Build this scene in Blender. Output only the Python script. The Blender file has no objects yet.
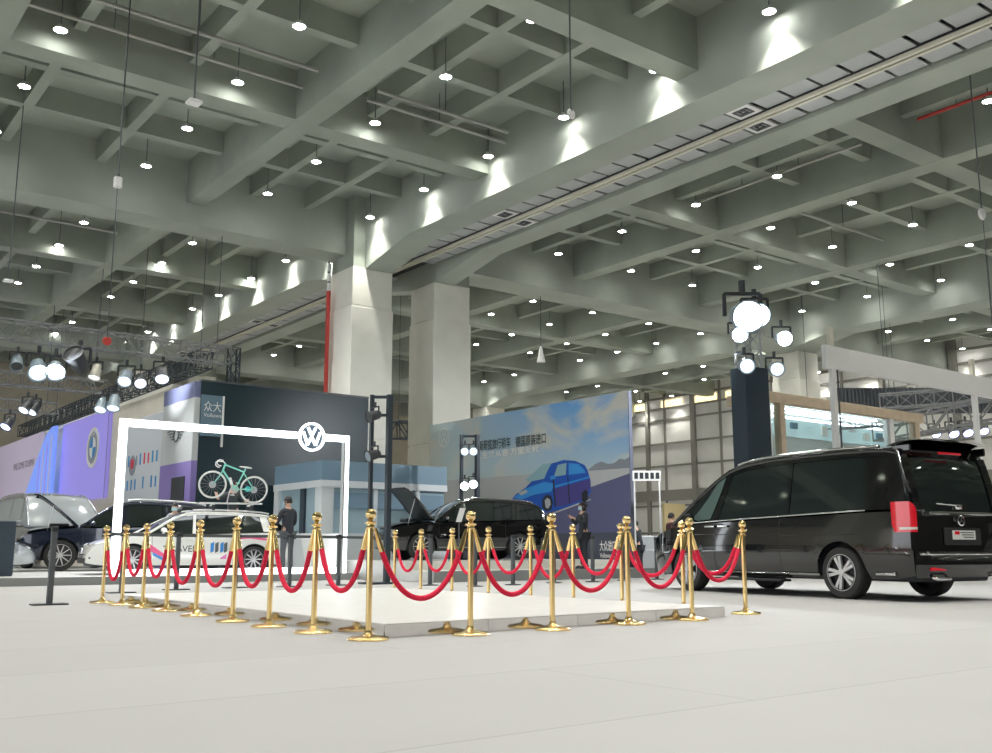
import bpy, bmesh, math, random
from mathutils import Vector, Matrix
random.seed(7)
SC = bpy.context.scene
COL = SC.collection
PI = math.pi
# ------------------------------------------------------------ camera maths (world X = b axis, Y = a axis of the hall)
F = 995.0; HZ = 550.0; CH = 0.71
PITCH = math.atan((HZ - 376.5) / F)
HEAD = math.atan2(771, 1010)              # building grid is turned by this against the view direction
SA, CA = math.sin(HEAD), math.cos(HEAD)
def w(x, y, z=0.0):
    """x to the right, y ahead of the camera -> world"""
    return Vector((x * CA + y * SA, -x * SA + y * CA, z))
def at(u, v, y):
    cp, sp = math.cos(PITCH), math.sin(PITCH)
    up = 376.5 - v
    ry = F * cp - up * sp; rz = F * sp + up * cp
    t = y / ry
    return w((u - 496) * t, y, CH + rz * t)
def on_floor(u, v, z=0.0):
    cp, sp = math.cos(PITCH), math.sin(PITCH)
    up = 376.5 - v
    ry = F * cp - up * sp; rz = F * sp + up * cp
    t = (z - CH) / rz
    return w((u - 496) * t, ry * t, z)
def ydist(u, a=None, b=None):
    """distance ahead at which the column u (at horizon height) meets the plane Y=a or X=b"""
    k = (u - 496) / 1010.0
    if a is not None: return a / (-k * SA + CA)
    return b / (k * CA + SA)
def on_b(u, b):                            # point at column u on plane X=b -> its Y
    y = ydist(u, b=b); return w((u - 496) / 1010.0 * y, y).y
def on_a(u, a):
    y = ydist(u, a=a); return w((u - 496) / 1010.0 * y, y).x
def zpix(v, y):
    return CH + (HZ - v) * y / 1010.0
# ------------------------------------------------------------ mesh builder
class MB:
    def __init__(s): s.v = []; s.f = []; s.m = []; s.mi = 0; s.M = None
    def add(s, vs, fs):
        o = len(s.v)
        if s.M is not None: vs = [s.M @ Vector(p) for p in vs]
        s.v += [tuple(p) for p in vs]
        for f in fs:
            s.f.append(tuple(i + o for i in f)); s.m.append(s.mi)
        return s
    def box(s, x0, x1, y0, y1, z0, z1):
        return s.add([(x0,y0,z0),(x1,y0,z0),(x1,y1,z0),(x0,y1,z0),(x0,y0,z1),(x1,y0,z1),(x1,y1,z1),(x0,y1,z1)],
                     [(3,2,1,0),(4,5,6,7),(0,1,5,4),(1,2,6,5),(2,3,7,6),(3,0,4,7)])
    def cbox(s, c, sx, sy, sz):
        return s.box(c[0]-sx/2, c[0]+sx/2, c[1]-sy/2, c[1]+sy/2, c[2]-sz/2, c[2]+sz/2)
    def rbox(s, x0, x1, y0, y1, z0, z1, r=0.01):
        """box with chamfered vertical and horizontal edges"""
        xs = [x0, x0+r, x1-r, x1]; r = min(r, (x1-x0)/2.01, (y1-y0)/2.01, (z1-z0)/2.01)
        def ring(i, z): return [(x0+i+r,y0+i,z),(x1-i-r,y0+i,z),(x1-i,y0+i+r,z),(x1-i,y1-i-r,z),(x1-i-r,y1-i,z),(x0+i+r,y1-i,z),(x0+i,y1-i-r,z),(x0+i,y0+i+r,z)]
        rings = [ring(r, z0), ring(0, z0+r), ring(0, z1-r), ring(r, z1)]
        vs = [p for q in rings for p in q]; fs = [tuple(range(7,-1,-1)), tuple(range(24,32))]
        for k in range(3):
            for j in range(8): fs.append((k*8+j, k*8+(j+1)%8, (k+1)*8+(j+1)%8, (k+1)*8+j))
        return s.add(vs, fs)
    def beam(s, p0, p1, wd, ht=None, up=(0,0,1)):
        """rectangular bar from p0 to p1"""
        ht = ht or wd; p0 = Vector(p0); p1 = Vector(p1); d = (p1-p0).normalized(); u = Vector(up)
        if abs(d.dot(u)) > .98: u = Vector((1,0,0))
        sd = d.cross(u).normalized(); u = sd.cross(d)
        a = sd*wd/2; b = u*ht/2
        return s.add([p0-a-b,p0+a-b,p0+a+b,p0-a+b,p1-a-b,p1+a-b,p1+a+b,p1-a+b],
                     [(0,1,2,3)[::-1],(4,5,6,7),(0,4,5,1)[::-1],(1,5,6,2)[::-1],(2,6,7,3)[::-1],(3,7,4,0)[::-1]][0:2] + [(0,1,5,4),(1,2,6,5),(2,3,7,6),(3,0,4,7)])
    def cyl(s, p0, p1, r0, r1=None, n=12, cap=True):
        r1 = r0 if r1 is None else r1
        return s.tube([p0, p1], [r0, r1], n, cap)
    def tube(s, pts, r, n=8, cap=True, closed=False):
        pts = [Vector(p) for p in pts]; N = len(pts)
        rs = r if isinstance(r, (list, tuple)) else [r]*N
        t0 = (pts[1]-pts[0]).normalized()
        ref = Vector((0,0,1)) if abs(t0.z) < .9 else Vector((1,0,0))
        nrm = t0.cross(ref).normalized()
        vs = []
        for i, p in enumerate(pts):
            if closed: t = (pts[(i+1)%N]-pts[i-1]).normalized()
            elif i == 0: t = t0
            elif i == N-1: t = (pts[-1]-pts[-2]).normalized()
            else: t = ((pts[i+1]-pts[i]).normalized()+(pts[i]-pts[i-1]).normalized()).normalized()
            nrm = (nrm - t*nrm.dot(t)).normalized(); bn = t.cross(nrm)
            for k in range(n):
                a = 2*PI*k/n; vs.append(p + (nrm*math.cos(a)+bn*math.sin(a))*rs[i])
        fs = []
        for i in range(N if closed else N-1):
            j = (i+1) % N
            for k in range(n): fs.append((i*n+k, i*n+(k+1)%n, j*n+(k+1)%n, j*n+k))
        if cap and not closed: fs += [tuple(range(n-1,-1,-1)), tuple((N-1)*n+k for k in range(n))]
        return s.add(vs, fs)
    def lathe(s, prof, n=24, c=(0,0,0), axis='z'):
        """prof: list of (radius, height)"""
        vs = []
        for r, h in prof:
            for k in range(n):
                a = 2*PI*k/n; x, y = r*math.cos(a), r*math.sin(a)
                p = {'z': (x,y,h), 'x': (h,x,y), 'y': (y,h,x)}[axis]
                vs.append((p[0]+c[0], p[1]+c[1], p[2]+c[2]))
        fs = []
        for i in range(len(prof)-1):
            for k in range(n): fs.append((i*n+k, i*n+(k+1)%n, (i+1)*n+(k+1)%n, (i+1)*n+k))
        if 1e-5 < prof[0][0] < .012: fs.append(tuple(range(n-1,-1,-1)))
        if 1e-5 < prof[-1][0] < .012: fs.append(tuple((len(prof)-1)*n+k for k in range(n)))
        return s.add(vs, fs)
    def sphere(s, c, r, n=16, m=10, sc=(1,1,1)):
        vs = []; 
        for i in range(m+1):
            t = PI*i/m
            for k in range(n):
                a = 2*PI*k/n
                vs.append((c[0]+r*sc[0]*math.sin(t)*math.cos(a), c[1]+r*sc[1]*math.sin(t)*math.sin(a), c[2]-r*sc[2]*math.cos(t)))
        fs = [(i*n+k, i*n+(k+1)%n, (i+1)*n+(k+1)%n, (i+1)*n+k) for i in range(m) for k in range(n)]
        return s.add(vs, fs)
    def grid(s, fn, nu, nv, wrap=False):
        vs = [fn(i/nu, j/nv) for i in range(nu+1) for j in range(nv+1)]
        return s.add(vs, [(i*(nv+1)+j, (i+1)*(nv+1)+j, (i+1)*(nv+1)+j+1, i*(nv+1)+j+1) for i in range(nu) for j in range(nv)])
    def prism(s, pts, fn0, fn1):
        """flat outline pts (2D) extruded between fn0(p) and fn1(p) -> 3D"""
        n = len(pts)
        return s.add([fn0(p) for p in pts]+[fn1(p) for p in pts],
                     [tuple(range(n)), tuple(range(2*n-1, n-1, -1))]+[(i, n+i, n+(i+1)%n, (i+1)%n) for i in range(n)])
    def build(s, name, mats, parent=None, smooth=None, merge=True, bevel=None, recalc=True):
        me = bpy.data.meshes.new(name); me.from_pydata(s.v, [], s.f)
        if not isinstance(mats, (list, tuple)): mats = [mats]
        for m in mats: me.materials.append(m)
        if len(mats) > 1: me.polygons.foreach_set('material_index', s.m)
        bm = bmesh.new(); bm.from_mesh(me)
        if merge: bmesh.ops.remove_doubles(bm, verts=bm.verts, dist=1e-5)
        if recalc: bmesh.ops.recalc_face_normals(bm, faces=bm.faces)
        bm.to_mesh(me); bm.free()
        if smooth is not None:
            me.polygons.foreach_set('use_smooth', [True]*len(me.polygons))
            me.set_sharp_from_angle(angle=math.radians(smooth))
        o = bpy.data.objects.new(name, me); COL.objects.link(o)
        if parent is not None: o.parent = parent
        if bevel:
            md = o.modifiers.new('b', 'BEVEL'); md.width = bevel; md.segments = 2; md.limit_method = 'ANGLE'
        return o
def tag(o, label, cat, group=None, kind=None):
    if label: o['label'] = label
    if cat: o['category'] = cat
    if group: o['group'] = group
    if kind: o['kind'] = kind
    return o
def empty(name, loc, label, cat, rz=0, group=None):
    o = bpy.data.objects.new(name, None); COL.objects.link(o); o.location = loc; o.rotation_euler = (0,0,rz)
    o.empty_display_size = .1
    return tag(o, label, cat, group)
def struct(o): o['kind'] = 'structure'; return o
def copy_tree(o, parent=None):
    c = o.copy(); COL.objects.link(c)
    if parent is not None: c.parent = parent
    for ch in o.children: copy_tree(ch, c)
    return c
ORD = ['nearest','second','third','fourth','fifth','sixth','seventh','eighth','ninth','tenth','eleventh','twelfth','thirteenth','fourteenth']
# ------------------------------------------------------------ materials
def mat(name, col, rough=.5, metal=0, emit=None, es=0, noise=None, coat=0, bump=0, trans=0, spec=None, alpha=1, ior=None):
    m = bpy.data.materials.new(name); m.use_nodes = True
    nt = m.node_tree; b = nt.nodes['Principled BSDF']
    b.inputs['Base Color'].default_value = (*col, 1); b.inputs['Roughness'].default_value = rough
    b.inputs['Metallic'].default_value = metal
    if coat: b.inputs['Coat Weight'].default_value = coat; b.inputs['Coat Roughness'].default_value = .03
    if trans: b.inputs['Transmission Weight'].default_value = trans
    if ior: b.inputs['IOR'].default_value = ior
    if alpha < 1: b.inputs['Alpha'].default_value = alpha
    if spec is not None: b.inputs['Specular IOR Level'].default_value = spec
    if emit: b.inputs['Emission Color'].default_value = (*emit, 1); b.inputs['Emission Strength'].default_value = es
    if noise or bump:
        tc = nt.nodes.new('ShaderNodeTexCoord'); n = nt.nodes.new('ShaderNodeTexNoise')
        sc, amt = noise if noise else (20, 0)
        n.inputs['Scale'].default_value = sc; n.inputs['Detail'].default_value = 5
        nt.links.new(tc.outputs['Object'], n.inputs['Vector'])
        if amt:
            r = nt.nodes.new('ShaderNodeValToRGB')
            r.color_ramp.elements[0].position = .3; r.color_ramp.elements[1].position = .7
            r.color_ramp.elements[0].color = (*[max(0,c*(1-amt)) for c in col], 1)
            r.color_ramp.elements[1].color = (*[min(1,c*(1+amt)) for c in col], 1)
            nt.links.new(n.outputs['Fac'], r.inputs['Fac']); nt.links.new(r.outputs['Color'], b.inputs['Base Color'])
        if bump:
            bp = nt.nodes.new('ShaderNodeBump'); bp.inputs['Strength'].default_value = bump; bp.inputs['Distance'].default_value = .02
            nt.links.new(n.outputs['Fac'], bp.inputs['Height']); nt.links.new(bp.outputs['Normal'], b.inputs['Normal'])
    return m
M = {}
M['concrete'] = mat('ceiling_concrete', (.36,.395,.335), .85, noise=(.5,.16))
M['beam'] = mat('beam_concrete', (.41,.445,.385), .85, noise=(.6,.1))
M['pillar'] = mat('pillar_cladding', (.84,.83,.74), .5, noise=(1.5,.04))
M['gold'] = mat('polished_brass', (.95,.71,.33), .16, 1)
M['red'] = mat('red_velvet', (.80,.008,.055), .75, noise=(60,.25))
M['mirror'] = mat('brushed_steel', (.70,.68,.66), .09, 1, noise=(3,.12))
M['carpet_white'] = mat('platform_top', (.80,.79,.76), .35, noise=(6,.04))
M['black'] = mat('black_powder', (.03,.035,.04), .45)
M['dgrey'] = mat('dark_grey', (.10,.11,.12), .5)
M['white'] = mat('white_paint', (.84,.84,.82), .4)
M['led'] = mat('led_white', (1,1,1), .5, emit=(.90,.95,1), es=1.5)
M['lamp'] = mat('lamp_lens', (1,1,1), .5, emit=(1,.99,.97), es=30)
M['navy'] = mat('navy_fascia', (.014,.034,.043), .35, noise=(.8,.15))
M['lightpanel'] = mat('grey_panel', (.48,.50,.50), .5)
M['rubber'] = mat('tyre_rubber', (.03,.03,.03), .75)
M['alloy'] = mat('alloy', (.66,.66,.67), .3, .35)
M['alloy_dark'] = mat('alloy_dark', (.05,.05,.055), .35, .6)
M['chrome'] = mat('chrome', (.85,.85,.86), .08, 1)
M['paint_black'] = mat('paint_black', (.006,.006,.007), .08, coat=1)
M['paint_white'] = mat('paint_white', (.80,.80,.76), .2, coat=1)
M['paint_navy'] = mat('paint_dark_blue', (.018,.025,.05), .14, .3, coat=1)
M['paint_silver'] = mat('paint_silver', (.50,.54,.58), .2, .5, coat=1)
M['glass_dark'] = mat('tinted_glass', (.012,.018,.018), .04, spec=.8, coat=.5)
M['glass_light'] = mat('clear_car_glass', (.10,.15,.14), .05, spec=.8, coat=.4)
M['skin'] = mat('skin', (.62,.38,.27), .55)
M['hair'] = mat('hair', (.012,.011,.012), .5)
M['suit'] = mat('dark_suit', (.028,.032,.042), .8)
M['mask'] = mat('face_mask', (.45,.66,.74), .8)
WORLD=0.9; EXPO=1.42; SPOT=195
# ============================================================ HALL
K = 1.15
def kz(z): return CH + (z - CH) * K
def kb(v): return v * K
Z0, ZM, ZJ, ZS = kz(9.7), kz(10.3), kz(10.9), kz(11.5)
AMIN, AMAX, BMIN, BMAX = -8.0, 66.0, -14.0, 56.0
# floor
def floor_material():
    m = mat('hall_carpet', (.60,.585,.55), .8); nt = m.node_tree; b = nt.nodes['Principled BSDF']
    tc = nt.nodes.new('ShaderNodeTexCoord')
    n1 = nt.nodes.new('ShaderNodeTexNoise'); n1.inputs['Scale'].default_value = 260; n1.inputs['Detail'].default_value = 3
    n2 = nt.nodes.new('ShaderNodeTexNoise'); n2.inputs['Scale'].default_value = 1.2; n2.inputs['Detail'].default_value = 6
    br = nt.nodes.new('ShaderNodeTexBrick'); br.inputs['Scale'].default_value = 1
    br.inputs['Brick Width'].default_value = 8; br.inputs['Row Height'].default_value = 1.6; br.inputs['Mortar Size'].default_value = .006
    br.inputs['Color1'].default_value = (1,1,1,1); br.inputs['Color2'].default_value = (.955,.955,.955,1); br.inputs['Mortar'].default_value = (.72,.72,.72,1)
    nt.links.new(tc.outputs['Object'], n1.inputs['Vector']); nt.links.new(tc.outputs['Object'], n2.inputs['Vector']); nt.links.new(tc.outputs['Object'], br.inputs['Vector'])
    r = nt.nodes.new('ShaderNodeValToRGB'); r.color_ramp.elements[0].position=.3; r.color_ramp.elements[1].position=.7
    r.color_ramp.elements[0].color = (.42,.413,.405,1); r.color_ramp.elements[1].color = (.55,.543,.533,1)
    nt.links.new(n1.outputs['Fac'], r.inputs['Fac'])
    r2 = nt.nodes.new('ShaderNodeValToRGB'); r2.color_ramp.elements[0].color=(.93,.93,.93,1); r2.color_ramp.elements[1].color=(1,1,1,1)
    nt.links.new(n2.outputs['Fac'], r2.inputs['Fac'])
    def mul(a, c):
        x = nt.nodes.new('ShaderNodeMix'); x.data_type='RGBA'; x.blend_type='MULTIPLY'; x.inputs[0].default_value=1
        nt.links.new(a, x.inputs[6]); nt.links.new(c, x.inputs[7]); return x.outputs[2]
    c = mul(mul(r.outputs['Color'], r2.outputs['Color']), br.outputs['Color'])
    nt.links.new(c, b.inputs['Base Color'])
    bp = nt.nodes.new('ShaderNodeBump'); bp.inputs['Strength'].default_value=.25; bp.inputs['Distance'].default_value=.004
    nt.links.new(n1.outputs['Fac'], bp.inputs['Height']); nt.links.new(bp.outputs['Normal'], b.inputs['Normal'])
    return m
struct(MB().box(-40, BMAX+.3, -20, AMAX+.3, -.3, 0).build('floor', floor_material()))
# ceiling: slab, secondary joists and cross beams cast as one coffered ceiling
c = MB()
c.box(-40, BMAX+.3, -20, AMAX+.3, ZS, ZS+.4)
NB=[0]
def bar(b0, b1, a0, a1, z):
    NB[0]+=1; d=.0015*(NB[0]%7)+(.012 if (b1-b0)>(a1-a0) else 0)
    c.box(kb(b0), kb(b1), kb(a0), kb(a1), z+d, ZS+.02+d)
BM = [-14, -10.0, -3.6, 2.75, 9.25]              # near edges of the lengthwise (A) coffer beams left of the twin girder
for b in BM[1:]: bar(b, b+.55, -14, 57.3, ZM)
BR = [23.1, 29.75, 42.3]
for b in BR: bar(b, b+.6, -14, 57.3, ZM)
AL = [-9.2, -2.0, 5.3, 12.5, 19.6, 34.0, 41.2, 55.4]
AR = [-9.7, -2.7, 4.8, 11.9, 19.05, 33.8, 41.0, 55.2]
for a in AL: bar(-34, 14.8, a, a+.6, ZM)
for a in AR: bar(17.9, 48.7, a, a+.6, ZM)
allL = sorted(AL+[26.4, 48.3]); allR = sorted(AR+[26.3, 48.2])
for i in range(len(allL)-1):
    for d in (2.0, 4.25): bar(-34, 14.8, allL[i]+d, allL[i]+d+.26, ZJ)
for i in range(len(allR)-1):
    for d in (1.95, 4.15): bar(17.9, 48.7, allR[i]+d, allR[i]+d+.26, ZJ)
for b in (4.42, 6.76, 11.1, 12.85, -2.0, .4, -8.2, -5.9, 19.5, 21.2, 24.95, 27.0, 31.5, 33.5, 38.8, 40.4, 44.5, 46.6): bar(b, b+.24, -14, 57.3, ZJ)
struct(c.build('ceiling', M['concrete']))
# main girders with haunches at the columns
COLS_A = [(25.9, 27.35), (47.6, 49.05)]
def girder_A(b0, b1, name):
    g = MB()
    prof = [(-14, 9.7)]
    for a0, a1 in COLS_A: prof += [(a0-2.5, 9.7), (a0, 9.22), (a1, 9.22), (a1+2.5, 9.7)]
    prof += [(57.3, 9.7)]
    pts = [(kb(a), kz(z)) for a, z in prof] + [(kb(57.3), ZS+.03), (kb(-14), ZS+.03)]
    g.prism(pts, lambda p: (kb(b0), p[0], p[1]), lambda p: (kb(b1), p[0], p[1]))
    return struct(g.build(name, M['beam']))
girder_A(14.72, 15.68, 'trim_1'); girder_A(17.28, 18.06, 'trim_2'); girder_A(35.6, 36.9, 'trim_3'); girder_A(-5.2, -4.2, 'trim_4')
def girder_B(a0, a1, b0, b1, cols, name):
    g = MB(); prof = [(b0, 9.7)]
    for c0, c1 in cols: prof += [(c0-2.4, 9.7), (c0, 9.25), (c1, 9.25), (c1+2.4, 9.7)]
    prof = [p for p in prof if b0 <= p[0] <= b1] + [(b1, 9.7)]
    pts = [(kb(b), kz(z)) for b, z in prof] + [(kb(b1), ZS+.03), (kb(b0), ZS+.03)]
    g.prism(pts, lambda p: (p[0], kb(a0), p[1]), lambda p: (p[0], kb(a1), p[1]))
    return struct(g.build(name, M['beam']))
girder_B(26.4, 27.45, -34, 14.74, [(-5.2,-3.7)], 'trim_5'); girder_B(25.7, 27.0, 18.04, 48.7, [(35.6,37.0)], 'trim_6')
girder_B(48.2, 49.1, -34, 14.74, [(-5.2,-3.7)], 'trim_7'); girder_B(48.0, 49.1, 18.04, 48.7, [(35.6,37.0)], 'trim_8')
# columns
def pillar(b0, a0, label, s=1.4, stub=True):
    root = empty('pillar', (kb(b0)+kb(s)/2, kb(a0)+kb(s)/2, 0), label, 'pillar'); root['kind'] = 'structure'
    h = kb(s)/2; zt = kz(9.24)
    MB().box(-h+.02, h-.02, -h+.02, h-.02, zt-.05, ZS).build('bare_shaft', M['concrete'], root)
    g = MB(); levels = [0, zt*.28, zt*.56, zt*.84-.35, zt]
    levels = [0, kz(4.0), kz(8.02), zt]
    for i in range(3):
        t = .035 if i < 2 else 0
        hh = h + t
        g.rbox(-hh, hh, -hh, hh, levels[i]+(.02 if i else 0), levels[i+1]-.02, .02)
        g.box(-h, h, -h, h, levels[i+1]-.03, levels[i+1]+(.03 if i<2 else 0))
    g.build('cladding', M['pillar'], root)
    return root
pillar(14.3, 25.9, 'cream clad square pillar beside the red striped pole, left of the pair')
pillar(17.28, 25.9, 'cream clad square pillar, right of the pair behind the sky mural')
pillar(14.3, 47.6, 'distant cream pillar seen through the lighting truss above the beige booth')
pillar(17.28, 47.6, 'distant cream pillar hidden behind the near right pillar')
pillar(35.6, 47.6, 'distant cream pillar top behind the sky mural')
pillar(36.1, 25.7, 'cream pillar top rising behind the wooden booth frame')
pillar(-5.3, 25.9, 'cream pillar beyond the left edge')
# service trough between the twin girders
def trough():
    root = empty('service_trough', (kb(16.48), kb(15), kz(9.80)), 'light grey ceiling tile strip between the twin girders', 'ceiling tiles')
    root['kind'] = 'structure'
    ox, oy, oz = root.location
    t = MB(); dk = MB()
    dk.box(kb(15.66)-ox, kb(17.3)-ox, kb(-10)-oy, kb(57)-oy, .16, .22)
    n = 0; a = 0.6
    vents = []
    while a < 56:
        for side in (0, 1):
            b0, b1 = ((15.74, 16.36), (16.62, 17.22))[side]
            aa = a + (.25 if side else 0)
            jj = random.uniform(-.01, .015)
            if not ((25.5 < aa < 27.8) or (47 < aa < 49.5)):
                isv = (n % 12 == 5)
                if isv: vents.append((b0, b1, aa))
                t.box(kb(b0)-ox, kb(b1)-ox, kb(aa)-oy, kb(aa+.60)-oy, jj, jj+.03)
        a += 0.68; n += 1
    t.build('tile_panels', M['lightpanel'], root)
    dk.build('dark_backing', M['black'], root)
    l = MB(); l.box(kb(16.38)-ox, kb(16.46)-ox, kb(-8)-oy, kb(56)-oy, -.12, -.04); l.box(kb(16.52)-ox, kb(16.60)-ox, kb(-8)-oy, kb(56)-oy, -.12, -.04)
    l.build('cable_tray', M['cream'], root)
    v1 = MB(); v1.box(kb(16.40)-ox, kb(16.58)-ox, kb(-8)-oy, kb(56)-oy, -.04, .0); v1.build('tray_rail', M['dgrey'], root)
    for b0, b1, aa in vents:
        cx, cy = kb((b0+b1)/2)-ox, kb(aa+.30)-oy
        f = MB(); f.box(cx-.3, cx+.3, cy-.33, cy+.33, -.03, 0); vo = f.build('vent_grille', M['white'], root)
        q = MB()
        for s_, e in ((.17,.2), (.09, .05)):
            for (x0,x1,y0,y1) in ((-s_,s_,-s_*1.2,-s_*1.2+.06),(-s_,s_,s_*1.2-.06,s_*1.2),(-s_,-s_+.06,-s_*1.2,s_*1.2),(s_-.06,s_,-s_*1.2,s_*1.2)):
                q.box(cx+x0, cx+x1, cy+y0, cy+y1, -.045, -.028)
        q.build('slot', M['dgrey'], vo)
M['cream'] = mat('cream_metal', (.70,.68,.56), .45)
trough()
# end walls
M['wallbeige'] = mat('far_wall_beige', (.60,.55,.43), .7, noise=(1.2,.08))
M['girt'] = mat('girt_steel', (.26,.25,.22), .6)
M['sheet'] = mat('wall_sheet', (.80,.79,.74), .6, noise=(.35,.1))
wb = MB(); wb.box(-40, BMAX+.3, AMAX, AMAX+.25, 0, ZS+.2)
struct(wb.build('wall_far', M['wallbeige']))
wr = MB(); wr.box(BMAX, BMAX+.25, -20, AMAX+.2, 0, ZS+.2)
wr_o = struct(wr.build('wall_right', M['sheet']))
g = MB()
a = -18; i = 0
while a < AMAX:
    wd = (.16, .3, .16, .42)[i % 4]
    g.box(BMAX-.12-(.1 if wd>.25 else 0), BMAX-.005, a, a+wd, 0, ZS)
    a += (1.7, 2.9, 2.4, 3.0)[i % 4]; i += 1
for k, z in enumerate((.9, 1.9, 3.9, 5.0, 6.9, 8.6, 10.4, 11.3, 12.1)):
    g.box(BMAX-.1, BMAX-.005, -20, AMAX, z, z+.14)
g.box(BMAX-.16, BMAX-.005, -20, AMAX, 4.35, 5.15)
go = g.build('wall_framing', M['girt'], wr_o)
g = MB()
for a in (54.2, 50.3, 47.0, 44): g.box(BMAX-.08, BMAX-.004, a, a+2.1, 11.42, 11.95)
M['warmwin'] = mat('lit_clerestory', (.9,.75,.4), .5, emit=(1,.8,.4), es=.7)
g.build('clerestory_pane', M['warmwin'], wr_o)
struct(MB().box(-40, BMAX+.3, -20.3, -20, 0, ZS+.2).build('wall_back', M['girt']))
# ------------------------------------------------------------ ceiling lamps
ZL = kz(10.6)
def lamp_proto():
    r = empty('ceiling_spotlight', (0,0,0), None, None)
    h = MB(); h.lathe([(.001,.12),(.055,.12),(.075,.09),(.15,.02),(.16,-.01),(.135,-.012)], 14)
    h.build('lamp_housing', M['white'], r, smooth=40)
    l = MB(); l.lathe([(.001,-.03),(.09,-.030),(.135,-.012),(.11,0),(.001,0)], 14); l.build('lens', M['lamp'], r, smooth=60)
    cd = MB(); cd.cyl((0,0,.11),(0,0,ZS-ZL), .012, n=6); cd.build('drop_rod', M['dgrey'], r)
    return r
lp = lamp_proto()
used_lp = [False]
bl = [4.1, 7.7, 11.1, 14.42, .6, -2.9]
br = [21.4, 24.85, 28.1, 31.5, 34.9, 38.2, 41.4, 44.7, 48.0]
al = [-4.0, -1.1, 1.8, 4.7, 7.6, 10.5, 13.4, 16.3, 19.22, 22.2, 25.15, 28.0, 30.9, 33.8, 36.9, 39.7, 42.7, 45.3, 48.2, 51.2]  # rows over and behind the camera are unseen, added to light the near floor
ar = [-4.6, -1.7, 1.2, 4.1, 7.0, 9.9, 12.7, 15.6, 18.45, 21.5, 24.55, 27.2, 30.1, 32.9, 35.6, 38.4, 41.3, 44, 46.9, 49.9]
lampspots = [('left', i, j, b, a) for i, b in enumerate(bl) for j, a in enumerate(al)] + [('right', i, j, b, a) for i, b in enumerate(br) for j, a in enumerate(ar)]
def visible(p, mar=25):
    # world -> pixel
    x = p.x*CA - p.y*SA; y = p.x*SA + p.y*CA; z = p.z - CH
    cp, sp = math.cos(PITCH), math.sin(PITCH)
    d = y*cp + z*sp; up = -y*sp + z*cp
    if d < 1: return False
    u = 496 + F*x/d; v = 376.5 - F*up/d
    return -mar < u < 992+mar and -mar < v < 440
DIST = lambda n: ORD[n] if n < len(ORD) else '%dth' % (n+1)
LN = {'left': ['lane 4.1'], 'right': []}
lanes_l = {3: 'hugging the left face of the twin girder', 2: 'one lane left of the twin girder', 1: 'two lanes left of the twin girder', 0: 'three lanes left of the twin girder', 4: 'four lanes left of the twin girder', 5: 'five lanes left of the twin girder'}
lanes_r = ['one lane','two lanes','three lanes','four lanes','five lanes','six lanes','seven lanes','eight lanes','nine lanes']
cnt = {}
for side, i, j, b, a in lampspots:
    p = Vector((kb(b), kb(a), ZL))
    near = side == 'left' and i == 3
    vis = visible(p)
    if not vis and a > 6: continue
    if side == 'right' and a < 6 and i > 4: continue
    key = (side, i); n = cnt.get(key, 0); cnt[key] = n+1
    o = lp if not used_lp[0] else copy_tree(lp)
    used_lp[0] = True
    o.location = p
    lane = lanes_l[i] if side == 'left' else lanes_r[i] + ' right of the twin girder'
    tag(o, 'round ceiling spotlight %s, %s from camera' % (lane, DIST(n)), 'ceiling light', 'round spotlights hanging in the coffered ceiling')
for side, i, j, b, a in lampspots:
    if not (-6 < a < 48): continue
    if side == 'right' and a < 6 and i > 4: continue
    p = Vector((kb(b), kb(a), ZL))
    L = bpy.data.lights.new('downlight', 'SPOT'); L.energy = SPOT
    L.spot_size = math.radians(88); L.spot_blend = .7; L.shadow_soft_size = .09; L.color = (.98,.965,.90)
    lo = bpy.data.objects.new('downlight_beam', L); COL.objects.link(lo); lo.location = p - Vector((0,0,.06))
# ============================================================ PODIUM, STANCHIONS, ROPES
PB0, PB1, PA0, PA1, PH = 4.36, 8.60, 7.22, 14.15, .115
pod = empty('display_platform', ((PB0+PB1)/2, (PA0+PA1)/2, 0), 'low white empty display platform with shiny metal edging inside the red ropes', 'platform')
hx, hy = (PB1-PB0)/2, (PA1-PA0)/2
MB().rbox(-hx+.01, hx-.01, -hy+.01, hy-.01, .004, PH, .006).build('platform_top', M['carpet_white'], pod)
e = MB()
seg = 1.06
def edge(x0, y0, x1, y1):
    d = Vector((x1-x0, y1-y0, 0)); n = max(1, round(d.length/seg)); u = d/n
    for i in range(n):
        p = Vector((x0,y0,0))+u*i; q = p+u
        uu = u.normalized()*.002
        e.beam(p+uu+Vector((0,0,PH/2-.004)), q-uu+Vector((0,0,PH/2-.004)), .012, PH-.012)
edge(-hx,-hy,hx,-hy); edge(hx,-hy,hx,hy); edge(hx,hy,-hx,hy); edge(-hx,hy,-hx,-hy)
e.build('metal_edging', M['mirror'], pod)

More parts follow.
